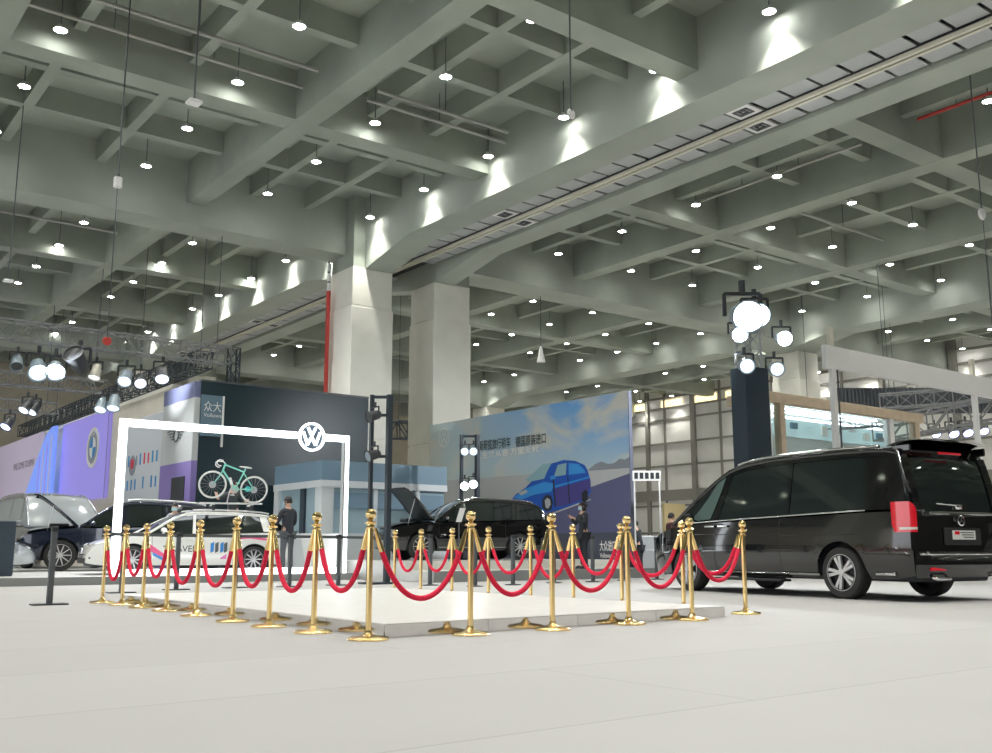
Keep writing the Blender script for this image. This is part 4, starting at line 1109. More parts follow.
# things at the right rear wall
q = on_floor(650, 577); 
sg_ = empty('sign_stand', q, 'white framed stand with a row of black squares near the mural end', 'sign stand', rz=-HEAD)
zt_ = zpix(480, 27); ys_ = 26.0
MB().box(-.38,-.34,-.02,.02,0,zt_).build('upright', M['white'], sg_); MB().box(.30,.34,-.02,.02,0,zt_).build('upright', M['white'], sg_)
MB().box(-.40,.36,-.03,.03,zt_-.02,zt_+.25).build('header', M['white'], sg_)
for k in range(5): MB().box(-.36+.145*k,-.26+.145*k,-.04,-.031,zt_+.03,zt_+.2).build('black_square', M['black'], sg_)
q = at(675, 550, 33); MBk = MB(); MBk.box(q.x-.5,q.x+.5,q.y-.05,q.y+.05,.0,zpix(504,33))
thing1(MBk, 'yellow_board', mat('yellow_ply', (.62,.50,.26), .6), 'plain yellowish board standing behind the van nose', 'board')
for i, (u, v0, yy, sx, lab) in enumerate(((646,536,30,1.3,'grey equipment case standing behind the ropes left of the van nose'),(632,540,31.5,.8,'grey equipment case beside the mural end'))):
    q = at(u, 550, yy); h = zpix(v0, yy)
    cs = empty('flight_case', (q.x,q.y,0), lab, 'case', rz=-HEAD)
    MB().rbox(-sx/2,sx/2,-.35,.35,.12,h,.03).build('case_body', M['lightpanel'], cs)
    MB().rbox(-sx/2-.01,sx/2+.01,-.36,.36,h*.6,h*.6+.05,.01).build('lid_seam', M['alloy'], cs)
    for x in (-sx/2+.12, sx/2-.12): MB().cyl((x,-.3,.06),(x,-.24,.06),.06,n=12).build('castor', M['black'], cs)
# ============================================================ TRUSSES, STAGE LIGHTS, HANGING THINGS
M['truss'] = mat('truss_aluminium', (.30,.31,.31), .4, .4)
M['truss_black'] = mat('truss_black', (.035,.05,.065), .5)
M['fix'] = mat('fixture_grey_blue', (.30,.38,.44), .35)
M['fixdark'] = mat('fixture_dark', (.05,.055,.06), .45)
M['fixlens'] = mat('fixture_lens_cool', (1,1,1), .4, emit=(.7,.85,1), es=.5)
M['fixhot'] = mat('fixture_lens_hot', (1,1,1), .4, emit=(1,.99,.96), es=30)
M['fixblue'] = mat('fixture_lens_blue', (1,1,1), .4, emit=(.45,.5,1), es=2)
def truss(p0, p1, s, m, label, step=.5, rad=.03):
    p0 = Vector(p0); p1 = Vector(p1); d = p1-p0; L = d.length; d.normalize()
    upv = Vector((0,0,1)) if abs(d.z) < .9 else Vector((1,0,0)); sd = d.cross(upv).normalized(); u2 = sd.cross(d)
    root = empty('lighting_truss', p0, label, 'truss')
    ch = [(sd*a+u2*b)*s/2 for a, b in ((-1,-1),(1,-1),(1,1),(-1,1))]
    for c_ in ch: MB().beam(c_, c_+d*L, rad*1.5).build('main_tube', m, root)
    g = MB(); n = max(2, int(L/step)); k = L/n
    for i in range(n+1):
        for j in range(4): g.beam(ch[j]+d*(k*i), ch[(j+1)%4]+d*(k*i), rad*.8)
    for i in range(n):
        for j in range(4):
            a, b = (ch[j], ch[(j+1)%4]) if i%2 else (ch[(j+1)%4], ch[j])
            g.beam(a+d*(k*i), b+d*(k*(i+1)), rad*.8)
    g.build('lattice_bracing', m, root)
    if abs(d.z) < .5:
        n = max(1, int(L/6))
        for i in range(n+1):
            q = d*(.4+(L-.8)*i/n) + Vector((0,0,s/2)); MB().cyl(q, (q.x,q.y,ZS-p0.z-.02), .015, n=6).build('hoist_chain', M['dgrey'], root)
    return root
ZT = 7.0
cb_ = on_a(219, 31.0)
truss((-3,31,ZT), (cb_,31,ZT), .55, M['truss'], 'long grey lighting truss crossing the upper left above the booth wall')
truss((cb_-.6,31.5,ZT-.1), (cb_-.6,57,ZT-.1), .55, M['truss_black'], 'dark lighting truss running away along the beige booth wall')
truss((-3,40,ZT), (cb_-1.3,40,ZT), .5, M['truss'], 'second grey lighting truss farther back at left')
truss((-3,47.5,ZT), (cb_-1.3,47.5,ZT), .5, M['truss'], 'third grey lighting truss farthest back at left')
truss((cb_+.2,31,0), (cb_+.2,31,ZT+.3), .3, M['truss_black'], 'upright black truss leg rising behind the navy wall left end')
def lighttower(u0, u1, y, vtop, label, zb=0):
    a = w((u0-496)/1010*y, y); b = w((u1-496)/1010*y, y); zt = zpix(vtop, y)-zb
    a.z = b.z = zb
    root = empty('light_stand', (a+b)/2, label, 'light stand'); o = (a+b)/2
    MB().beam(a-o, a-o+Vector((0,0,zt)), .075).build('upright', M['truss_black'], root)
    MB().beam(b-o, b-o+Vector((0,0,zt)), .11).build('upright', M['truss_black'], root)
    for z in (zt-.05, zt-.45, zt-1.35): MB().beam(a-o+Vector((0,0,z)), b-o+Vector((0,0,z)), .06).build('cross_bar', M['truss_black'], root)
    MB().box(-.3,.3,-.3,.3,0,.04).build('foot_plate', M['truss_black'], root)
    return o, zt
def stage_light(p, rz, tilt, s, lens, body, label, group='stage lights on the trusses and towers'):
    r = empty('stage_light', p, label, 'stage light', rz=rz, group=group)
    y_ = MB(); y_.beam((-.16*s,0,.0),(.16*s,0,.0),.03*s); y_.beam((-.16*s,0,0),(-.16*s,0,-.2*s),.03*s); y_.beam((.16*s,0,0),(.16*s,0,-.2*s),.03*s); y_.cyl((0,0,0),(0,0,.12*s),.03*s)
    y_.build('yoke', M['fixdark'], r)
    h = MB(); h.lathe([(.001,.15*s),(.07*s,.15*s),(.11*s,.08*s),(.12*s,-.10*s),(.145*s,-.2*s),(.13*s,-.2*s),(.125*s,-.18*s),(.001,-.18*s)], 18, axis='y')
    ho = h.build('lamp_head', body, r, smooth=40); ho.location = (0,0,-.2*s); ho.rotation_euler = (tilt,0,0)
    l = MB(); l.lathe([(.001,-.192*s),(.12*s,-.185*s),(.12*s,-.17*s),(.001,-.17*s)], 18, axis='y'); l.build('lens', lens, ho, smooth=60)
    return r
RZF = -HEAD            # facing the camera side
for u, v, y, s, tl, ln, bd, lb in [
    (18,352,28.5,1.3,.9,'fixdark','fix','small stage light hanging leftmost below the long truss'),
    (39,354,28.6,2.0,.6,'fixlens','fix','pale blue moving stage light left of the twin pair below the long truss'),
    (56,356,28.8,1.9,.5,'fixlens','fix','pale blue moving stage light right of the twin pair below the long truss'),
    (80,349,29.2,2.2,-.6,'fixdark','fixdark','large dark barn door stage light below the long truss'),
    (97,362,29.6,1.3,1.2,'fixlens','cream','round warm stage light near the distant pillar'),
    (28,397,36,1.5,.9,'fixlens','fixdark','bright stage light in front of the second truss, left one'),
    (36,399,36.3,1.5,.9,'fixlens','fixdark','bright stage light in front of the second truss, right one'),
    (10,414,40,1.6,.9,'fixblue','fixdark','blue lit stage light at the far left under the third truss'),
    (127,366,31,1.6,.8,'fixlens','fix','white stage light at the near end of the dark truss, left one'),
    (141,370,31.5,1.5,.7,'fixlens','fixdark','white stage light at the near end of the dark truss, middle one'),
    (163,362,31.0,1.7,.9,'fixlens','fixdark','white edged stage light under the truss corner'),
    (103,395,34,1.5,1.0,'fixlens','fix','cool stage light above the violet screen, left one'),
    (115,392,34,1.6,1.1,'fixlens','fix','cool stage light above the violet screen, right one'),
    (742,294,25.6,3.0,.25,'fixhot','fix','blazing floodlight on top of the navy light tower'),
    (754,299,25.9,2.2,.25,'fixhot','fix','second blazing floodlight on top of the navy light tower'),
    (737,323,25.6,1.5,.25,'fixhot','fix','white floodlight at upper left of the navy tower head'),
    (781,327,25.6,1.5,.25,'fixhot','fix','white floodlight at upper right on the navy tower arm'),
    (744,354,25.5,1.5,.25,'fixlens','fix','warm floodlight at lower left of the navy tower head'),
    (774,358,25.6,1.4,.25,'fixlens','fix','warm floodlight at lower right on the navy tower arm'),
    (934,424,38,1.3,.8,'fixblue','fixdark','violet blue stage light above the van spoiler, leftmost of four'),
    (951,422,38,1.5,.8,'fixblue','fixdark','violet blue stage light above the van spoiler, second of four'),
    (965,421,38,1.5,.8,'fixblue','fixdark','violet blue stage light above the van spoiler, third of four'),
    (981,420,38,1.4,.8,'fixblue','fixdark','violet blue stage light right of the white portal post')]:
    stage_light(at(u, v, y), RZF+random.uniform(-.5,.5)*(0 if u > 700 else 1), tl, s, M[ln], M[bd], lb)
o, zt = lighttower(369, 387, 21.5, 393, 'black light stand with two uprights right of the glowing frame')
stage_light(o+Vector((-.2,-.1,zt-.3)), RZF-.9, .3, .9, M['fixdark'], M['fixdark'], 'dark upper stage light on the black light stand')
stage_light(o+Vector((-.2,-.1,zt-1.15)), RZF-.9, .3, .9, M['fix'], M['fixdark'], 'dark lower stage light on the black light stand')
o, zt = lighttower(461, 477, 25.5+2.3, 434, 'blue black light stand rising behind the black car roof', .45)
for k, (dx, dz) in enumerate(((-.12,-.3),(.12,-.3),(-.12,-1.25),(.12,-1.2))):
    stage_light(o+w(dx,-.25,zt+dz), RZF, .3, .85, M['fixhot'] if k > 1 else M['fixlens'], M['fix'], 'bright floodlight on the stand behind the black car, %s' % ('upper left','upper right','lower left','lower right')[k])
# distant trusses
truss(at(393,430,44)+Vector((0,0,0)), at(424,431,46), .75, M['truss_black'], 'distant black truss seen between the two near pillars', .7, .05)
a = at(880,431,38); b = at(1010,406,33)
truss(a, b, .8, M['truss'], 'pale zigzag truss right of the wooden room above the van', .8, .05)
truss(at(880,402,42), at(1010,392,40), .6, M['truss'], 'grey upper truss behind the white portal fascia', .7, .04)
truss(at(800,425,45), at(905,418,45), .6, M['truss'], 'grey truss seen through the wooden room glass', .7, .04)
g = MB(); 
# dark pleated curtain-like cladding behind the portal
q0, q1 = at(838,397,44), at(1000,397,44); n = 44
for i in range(n):
    p = q0.lerp(q1, i/n); z0 = zpix(412,44); z1 = zpix(386,44)
    g.beam((p.x,p.y,z0),(p.x,p.y,z1),.18,.1)
thing1(g, 'slatted_valance', M['dgrey'], 'dark vertical slatted valance behind the white portal fascia', 'valance', kind=None)
# red striped pole at the left pillar
pp = Vector((kb(14.12), kb(27.1), 0)); zt = zpix(258, 37)*1.0
rp = empty('striped_pole', pp, 'thin red pole with white tip against the left pillar', 'pole')
zt = 10.95
M['polered'] = mat('pole_red', (.55,.05,.04), .5)
MB().cyl((0,0,0),(0,0,zt-1.1),.075,n=10).build('red_section', M['polered'], rp, smooth=50)
for k in range(3): MB().cyl((0,0,zt-1.1+.36*k),(0,0,zt-.8+.36*k),.07,n=10).build('white_section', M['white'], rp, smooth=50)
MB().cyl((0,0,zt-1.1),(0,0,zt),.05,n=8).build('core', M['black'], rp, smooth=50)
# hanging devices
def hang(u, vt, vb, y, sz, m, label, name='hanging_speaker', shape='box'):
    p = at(u, vb, y); r = empty(name, p, label, 'hanging device')
    if shape == 'box': MB().rbox(-sz/2,sz/2,-sz/3,sz/3,0,sz*1.5,.02).build('case', m, r)
    elif shape == 'flat': MB().rbox(-sz/2,sz/2,-sz/2,sz/2,0,sz*.25,.02).build('case', m, r)
    elif shape == 'cone': MB().lathe([(.001,0),(sz*.5,0),(sz*.12,sz*1.8),(.001,sz*1.8)], 14).build('case', m, r, smooth=40)
    else: MB().lathe([(.001,-sz*.15),(sz*.4,-sz*.12),(sz*.5,0),(sz*.4,sz*.12),(.001,sz*.15)], 18, axis='y').build('case', m, r, smooth=40)
    ht = sz*1.5
    MB().cyl((0,0,sz*.3),(0,0,ZS-p.z),.016,n=6).build('cable', M['dgrey'], r)
    MB().cyl((0,0,sz*.2),(0,0,sz*1.9 if shape=='box' else sz*.5),.03,n=8).build('hook', M['dgrey'], r)
hang(117.5,84,188,19.5,.16,M['white'],'small white box hanging on a long dark rod at upper left')
hang(194,40,104,17.5,.26,M['white'],'flat white device hanging beside the upper left beam',shape='flat',name='hanging_device')
hang(8,250,282,25,.24,M['white'],'small white box hanging at the left picture edge',name='hanging_device',shape='flat')
hang(541,300,362,40,.36,M['white'],'small white cone hanging above the sky mural',name='hanging_cone',shape='cone')
hang(982,180,214,22,.30,M['white'],'round white disc hanging near the right edge',name='hanging_disc',shape='disc')
hang(107,325,341,28,.26,M['polered'],'small red round device hanging under the long truss',name='hanging_disc',shape='disc')
hang(571,95,114,17,.2,M['white'],'small white dome camera hanging at upper centre',name='hanging_camera',shape='disc')
# conduits under the ceiling
M['pipe'] = mat('conduit_pipe', (.42,.42,.38), .4, .3)
zp = kz(10.75)
for i, (p, q, lab) in enumerate([((60,-12),(318,71),'thin upper conduit pipe crossing the top left coffer'),((0,-2),(305,86),'thick lower conduit pipe crossing the top left coffer'),
    ((375,92),(510,131),'upper pipe near the girder at upper centre'),((366,100),(506,142),'lower pipe near the girder at upper centre'),
    ((0,212),(118,232),'pipe in the left middle coffer'),((693,205),(860,143),'long pipe running beside the twin girder, left one'),((915,118),(1000,92),'red tinted pipe near the right edge'),
    ((798,213),(885,240),'pair pipe below the right coffer')]):
    a = on_floor(p[0],p[1],zp); b = on_floor(q[0],q[1],zp)
    # keep to the building grid
    if abs((b-a).x) > abs((b-a).y): b.y = a.y = (a.y+b.y)/2
    else: b.x = a.x = (a.x+b.x)/2
    r = empty('conduit_pipe', a, lab, 'pipe', group='conduit pipes under the ceiling')
    MB().cyl((0,0,0), b-a, .05, n=8).build('pipe', M['polered'] if 'red' in lab else M['pipe'], r, smooth=60)
    n = max(2, int((b-a).length/2))
    for k in range(1, n):
        o = (b-a)*k/n; MB().cyl(o+Vector((0,0,.04)), o+Vector((0,0,ZS-zp-.01)), .012, n=5).build('hanger', M['dgrey'], r)
# dark service slots beside the right girder

# the lit stage lights throw real beams from their heads
def beam(u, v, y, tgt, e, ang, col=(.95,.97,1)):
    L = bpy.data.lights.new('stage_beam', 'SPOT'); L.energy = e; L.spot_size = math.radians(ang); L.spot_blend = .8; L.shadow_soft_size = .2; L.color = col
    lo = bpy.data.objects.new('stage_beam', L); COL.objects.link(lo); lo.location = at(u, v, y)
    lo.rotation_euler = (Vector(tgt) - lo.location).to_track_quat('-Z', 'Y').to_euler()
beam(742, 308, 24.9, w(3, 6, 0), 700, 110, (.9,.95,1))
beam(757, 308, 25.3, (kb(16.5), kb(26), 3), 1500, 75)
beam(737, 334, 25.0, (20, 24, 2.5), 900, 80)
beam(40, 366, 28.2, (kb(15.5), kb(26), 6.5), 1300, 42)
beam(57, 368, 28.4, (9, 24, .5), 600, 60)
beam(128, 377, 30.6, (9, 25, .5), 400, 70)
# ============================================================ OTHER CARS
M['engine'] = mat('engine_bay', (.03,.033,.036), .5)
def open_hood(c, x_hinge, x_nose, ang, paint, root, under):
    """bonnet raised about the windscreen base; engine bay below"""
    h = MB(); L = x_nose-x_hinge; zh = c.zd(x_hinge)+.03; n = 14
    ca, sa = math.cos(ang), math.sin(ang)
    def top(a, b, off):
        x = x_hinge+L*a; z = c.zd(x)+.035; wv = (c.hw(x)-.10)*(2*b-1)
        z += .02*math.cos((2*b-1)*PI/2)
        dx, dz = x-x_hinge, z-zh+off
        return (x_hinge+dx*ca-dz*sa, wv, zh+dx*sa+dz*ca)
    h.grid(lambda a,b: top(a,b,0), n, 12); h.build('bonnet', paint, root, smooth=50)
    g = MB(); g.grid(lambda a,b: top(.05+.9*a,.06+.88*b,-.045), n, 12); g.build('bonnet_liner', under, root, smooth=50)
    for b in (0.0, 1.0):
        g = MB(); P_ = [top(i/n, b, 0) for i in range(n+1)]; Q_ = [top(i/n, .02 if b == 0 else .98, -.045) for i in range(n+1)]
        g.add(P_+Q_, [(i,i+1,n+2+i,n+1+i) for i in range(n)]).build('bonnet_lip', paint, root)
    st = MB(); a0 = top(.6,.93,-.04); xx = x_hinge+L*.55
    st.cyl((xx, a0[1], c.zd(xx)), a0, .012, n=6); st.build('bonnet_stay', M['alloy'], root)
    eb = MB(); eb.grid(lambda a,b: (x_hinge+.05+(L-.15)*a, (c.hw(x_hinge+.05+(L-.15)*a)-.14)*(2*b-1), c.zd(x_hinge+.05+(L-.15)*a)+.045), 12, 8)
    eb.rbox(x_hinge+.2, x_hinge+.65, -.35, .35, zh-.02, zh+.06, .02)
    eb.build('engine_bay', M['engine'], root)
SUV = dict(L=4.88, W=1.96, R=.375, tw_=.25, xf=1.48, xr=-1.41, sill=.28, belt=1.08, rooftop=1.70, nose=.9, nn=2.6, nw=.66, tail=.5, tn=2.8, tw=.8,
          deck=[(-2.44,.85),(-2.41,1.08),(-2.2,1.14),(-1.2,1.11),(0,1.07),(.8,1.05),(1.05,1.06),(1.5,1.02),(2.0,.95),(2.3,.86),(2.41,.70),(2.44,.55)],
          roof=[(-2.34,1.10),(-2.22,1.32),(-2.0,1.56),(-1.5,1.66),(-.5,1.71),(.05,1.68),(.5,1.50),(1.08,1.06)],
          glean=.26, inset=.03, gap=.06, prad=.034, roofx=(-1.95,.1))
def put_car(S, u_f, y_f, u_r, y_r, z, name, label, paint, glass, **kw):
    """near-side front and rear wheel columns and distances"""
    f_ = Vector(((u_f-496)/1010*y_f, y_f)); r_ = Vector(((u_r-496)/1010*y_r, y_r))
    h = (f_-r_).normalized(); n = Vector((-h.y, h.x)); n = n if n.y < 0 else -n
    mid = (f_+r_)/2 - h*(S['xf']+S['xr'])/2
    cen = mid - n*(S['W']/2-.02)
    d = w(h.x, h.y); sc = (f_-r_).length/(S['xf']-S['xr'])
    print('CAR', name, 'scale', round(sc,2))
    return base_car(name, label, S, paint, glass, w(cen.x, cen.y, z), math.atan2(d.y, d.x), scale=kw.pop('scale', sc), **kw)
Pk = M['paint_black']
c = put_car(SUV, 416, 25.4, 528, 26.5, .45, 'suv_car', 'black SUV with raised bonnet on the stage before the sky mural', Pk, M['glass_dark'], spokes=10, scale=.93,
   pillars=[(.05,.13,.0,.06,Pk),(-1.0,-.92,-.95,-.9,Pk),(-1.85,-1.7,-1.75,-1.6,Pk)], door_lines=[(1.0,.4,1.0),(.05,.35,1.0),(-.95,.55,1.03)], handles=[(.25,.95),(-.78,.97)], mirror_x=.78)
r = c.root
open_hood(c, 1.12, 2.42, math.radians(57), Pk, r, M['engine'])
c.edge_tube(-1.9, .0, .018, M['chrome'], r, 'roof_rail', t=1.0, off=-.04, dz=.06)
c.side_strip([(-1.0+.2*i,.36) for i in range(11)], .012, M['chrome'], r, 'sill_strip')
for sg in (1,-1):
    MB().sphere((2.15,sg*.74,.80), .18, 16, 10, (1.1,.55,.42)).build('headlamp', M['lampglass'], r, smooth=60)
    MB().sphere((-2.28,sg*.78,.98), .14, 14, 8, (.7,.7,.5)).build('tail_lamp', M['red_lens'], r, smooth=60)
MB().rbox(2.40,2.46,-.45,.45,.55,.72,.02).build('grille', M['plastic'], r)
tgx = MB(); tgx.box(-.12,.12,-.005,.005,0,.28)
# small white info board leaning on its windscreen pillar
ib = empty('info_board', at(459,522,24.6), 'small white slanted info board in front of the black car door', 'info board', rz=-HEAD)
MB().prism([(-.08,0),(.06,0),(.16,.34),(.02,.34)], lambda p: (p[0],-.01,p[1]), lambda p: (p[0],.01,p[1])).build('board', M['white'], ib)
MB().cyl((0,.02,0),(0,.02,-(ib.location.z-.46)),.015,n=8).build('stand_pole', M['dgrey'], ib)
# dark blue SUV with raised bonnet, far left
Pn = M['paint_navy']
c = put_car(SUV, 68, 26.9, 178, 28.0, .16, 'suv_car', 'dark blue SUV with raised bonnet behind the glowing frame leg and white estate', Pn, M['glass_dark'], spokes=10, scale=1.1,
   pillars=[(.05,.13,.0,.06,Pn),(-1.0,-.92,-.95,-.9,Pn)], door_lines=[(1.0,.4,1.0),(.05,.35,1.0)], handles=[(.25,.95)], mirror_x=.78)
r = c.root
open_hood(c, 1.12, 2.36, math.radians(48), Pn, r, M['engine'])
c.edge_tube(-1.9, .0, .025, M['alloy'], c.root, 'roof_rail', t=1.0, off=-.04, dz=.07)
for sg in (1,-1): MB().sphere((2.15,sg*.72,.80), .19, 16, 10, (1.2,.6,.42)).build('headlamp', M['lampglass'], r, smooth=60)
MB().rbox(2.39,2.47,-.42,.42,.52,.78,.04).build('grille', M['plastic'], r)
MB().rbox(2.36,2.44,-.7,.7,.32,.44,.03).build('lower_grille', M['plastic'], r)
# silver car at the left edge
Ps = M['paint_silver']
SED = dict(Wg); SED.update(roof=[(-2.1,.98),(-1.7,1.12),(-1.2,1.34),(-.6,1.44),(-.1,1.44),(.35,1.33),(1.1,.93)], roofx=(-1.1,.15))
c = put_car(SED, -10, 25.4, -110, 24.6, .16, 'sedan_car', 'silver blue car nose entering at the far left edge', Ps, M['glass_light'], spokes=10, scale=.9,
   pillars=[(.02,.10,-.02,.04,Ps)], door_lines=[(1.02,.3,.9)], mirror_x=.78)
for sg in (1,-1): MB().sphere((2.06,sg*.66,.655), .17, 16, 10, (1.15,.6,.42)).build('headlamp', M['lampglass'], c.root, smooth=60)
# grey van behind
VG = dict(V); VG['handlemat'] = None
c = put_car(VG, 30, 30.8, 2, 33.95, .16, 'passenger_van', 'grey van with a broad windscreen parked behind the dark blue SUV', M['paint_silver'], mat('pale_windscreen', (.40,.44,.46), .1, spec=.8), spokes=10, scale=1.2,
   pillars=[(.88,1.0,.62,.72,Ps),(-.62,-.56,-.62,-.56,Ps)], mirror_x=1.38)
# dark kiosk at left edge
kp = at(-12, 568, 21.5); k = MB(); k.rbox(kp.x-.55,kp.x+.45,kp.y-.2,kp.y+.2,.162,zpix(521,21.5),.02)
thing1(k, 'display_kiosk', M['bluedark'], 'dark plain display block cut by the far left picture edge', 'display block')
# ============================================================ BICYCLE on the estate roof
def bicycle(loc, rz, label):
    r = empty('racing_bicycle', loc, label, 'bicycle', rz=rz)
    mint = mat('mint_frame', (.22,.68,.56), .3, coat=.5); tyre = mat('pale_tyre', (.68,.68,.66), .6)
    R_ = .335; f_ = (-.50,0,R_); b_ = (.50,0,R_)
    for cpt, nm in ((f_,'front'),(b_,'rear')):
        t = MB(); t.tube([(cpt[0]+(R_-.02)*math.cos(a*PI/20),0,cpt[2]+(R_-.02)*math.sin(a*PI/20)) for a in range(40)], .024, 8, closed=True)
        wo = t.build(nm+'_wheel', tyre, r, smooth=60)
        s_ = MB()
        for k in range(16):
            a = k*PI/8; s_.beam((cpt[0],0,cpt[2]),(cpt[0]+(R_-.03)*math.cos(a),0,cpt[2]+(R_-.03)*math.sin(a)),.004)
        s_.cyl((cpt[0],-.04,cpt[2]),(cpt[0],.04,cpt[2]),.025,n=12); s_.build('spokes', M['alloy'], wo)
        d = MB(); d.lathe([(.03,.03),(.085,.03),(.085,.034),(.03,.034),(.03,.03)], 24, c=cpt, axis='y'); d.build('brake_disc', M['alloy'], wo)
    bb = (.05,0,R_-.04); seat = (.20,0,R_+.40); head_t = (-.28,0,R_+.52); head_b = (-.31,0,R_+.38)
    f = MB()
    f.tube([head_t,seat], .019, 8); f.tube([head_b,bb], .024, 8); f.tube([bb,seat,(.225,0,R_+.50)], [.018,.018,.014], 8); f.tube([(-.275,0,R_+.55),(-.315,0,R_+.34)], .024, 8)
    for s in (-1,1):
        f.tube([(bb[0],s*.02,bb[2]),(b_[0],s*.05,b_[2])], .011, 8); f.tube([(seat[0],s*.01,seat[2]-.03),(b_[0],s*.05,b_[2])], .010, 8)
    f.build('frame', mint, r, smooth=60)
    f = MB()
    for s in (-1,1): f.tube([(-.315,s*.03,R_+.36),(-.38,s*.045,R_+.2),(f_[0],s*.045,f_[2])], .013, 8)
    f.build('fork', mint, r, smooth=60)
    h = MB(); h.tube([(-.275,0,R_+.55),(-.36,0,R_+.60)], .014, 8)
    h.tube([(-.36,-.20,R_+.60),(-.36,.20,R_+.60)], .013, 8)
    for s in (-1,1): h.tube([(-.36,s*.20,R_+.60),(-.43,s*.20,R_+.605),(-.49,s*.21,R_+.57),(-.49,s*.215,R_+.50),(-.43,s*.22,R_+.46),(-.38,s*.22,R_+.46)], .014, 8)
    h.build('drop_handlebar', M['white'], r, smooth=60)
    s_ = MB(); s_.sphere((.25,0,R_+.52), .05, 14, 8, (2.6,1.2,.45)); s_.sphere((.14,0,R_+.52), .03, 12, 6, (2.6,.9,.5)); s_.build('saddle', M['white'], r, smooth=60)
    s_ = MB(); s_.cyl((bb[0],.04,bb[2]),(bb[0],.05,bb[2]),.09,n=24); s_.beam((bb[0],.055,bb[2]),(bb[0]+.05,.055,bb[2]+.16),.022); s_.beam((bb[0],-.055,bb[2]),(bb[0]-.05,-.055,bb[2]-.16),.022)
    s_.box(bb[0],bb[0]+.1,.06,.14,bb[2]+.15,bb[2]+.17); s_.box(bb[0]-.1,bb[0],-.14,-.06,bb[2]-.17,bb[2]-.15); s_.build('crankset', M['alloy'], r)
    for s in (-.12,): MB().cyl((s,0,R_+.22),(s+.07,0,R_+.06),.035,n=12).build('water_bottle', M['white'], r, smooth=40)
    MB().sphere((.36,.04,R_+.0), .07, 14, 10, (1.2,.5,1)).build('cyan_saddle_bag', mat('cyan_bag', (.03,.5,.5), .5), r, smooth=60)
    return r
yb_ = 24.55
pF = at(211.8,484.5,yb_-.15); pR = at(251.8,489.6,yb_+.18)
bd = (pR-pF); rzb = math.atan2(bd.y, bd.x); mid = (pF+pR)/2
bk = bicycle(Vector((mid.x, mid.y, mid.z-.335)), rzb, 'mint green racing bicycle with white tyres on the white estate roof')
bk.rotation_euler = (0, math.asin(-bd.z/bd.length), rzb)
rk = empty('bike_rack', Vector((mid.x, mid.y, mid.z-.42)), 'silver roof bicycle rack between the bicycle and the white estate car', 'bike rack', rz=rzb)
MB().rbox(-.75,.75,-.05,.05,.0,.04,.01).build('wheel_tray', M['alloy'], rk)
for x in (-.45,.45): 
    MB().rbox(x-.03,x+.03,-.55,.45,-.04,.0,.008).build('cross_bar', M['alloy'], rk)
    for y in (-.5,.4): MB().rbox(x-.04,x+.04,y-.03,y+.03,-.17,-.03,.01).build('rack_foot', M['black'], rk)
MB().tube([(-.1,.05,.03),(-.05,.06,.3),(.0,.02,.45)], .014, 8).build('clamp_arm', M['alloy'], rk, smooth=60)
# ============================================================ PEOPLE
def skin_mesh(pts, edges, root, sub=1):
    names = list(pts); names.sort(key=lambda n: n != root)
    me = bpy.data.meshes.new('sk'); me.from_pydata([pts[n][0] for n in names], [(names.index(a), names.index(b)) for a, b in edges], [])
    o = bpy.data.objects.new('sk', me); COL.objects.link(o)
    md = o.modifiers.new('s', 'SKIN'); md.use_smooth_shade = True
    sv = me.skin_vertices[0].data
    for i, n in enumerate(names):
        r = pts[n][1]; sv[i].radius = r if isinstance(r, tuple) else (r, r)
        sv[i].use_root = (i == 0)
    ss = o.modifiers.new('u', 'SUBSURF'); ss.levels = sub; ss.render_levels = sub
    dg = bpy.context.evaluated_depsgraph_get(); dg.update()
    m2 = bpy.data.meshes.new_from_object(o.evaluated_get(dg))
    vs = [tuple(v.co) for v in m2.vertices]; fs = [tuple(p.vertices) for p in m2.polygons]
    bpy.data.objects.remove(o); bpy.data.meshes.remove(me); bpy.data.meshes.remove(m2)
    return vs, fs
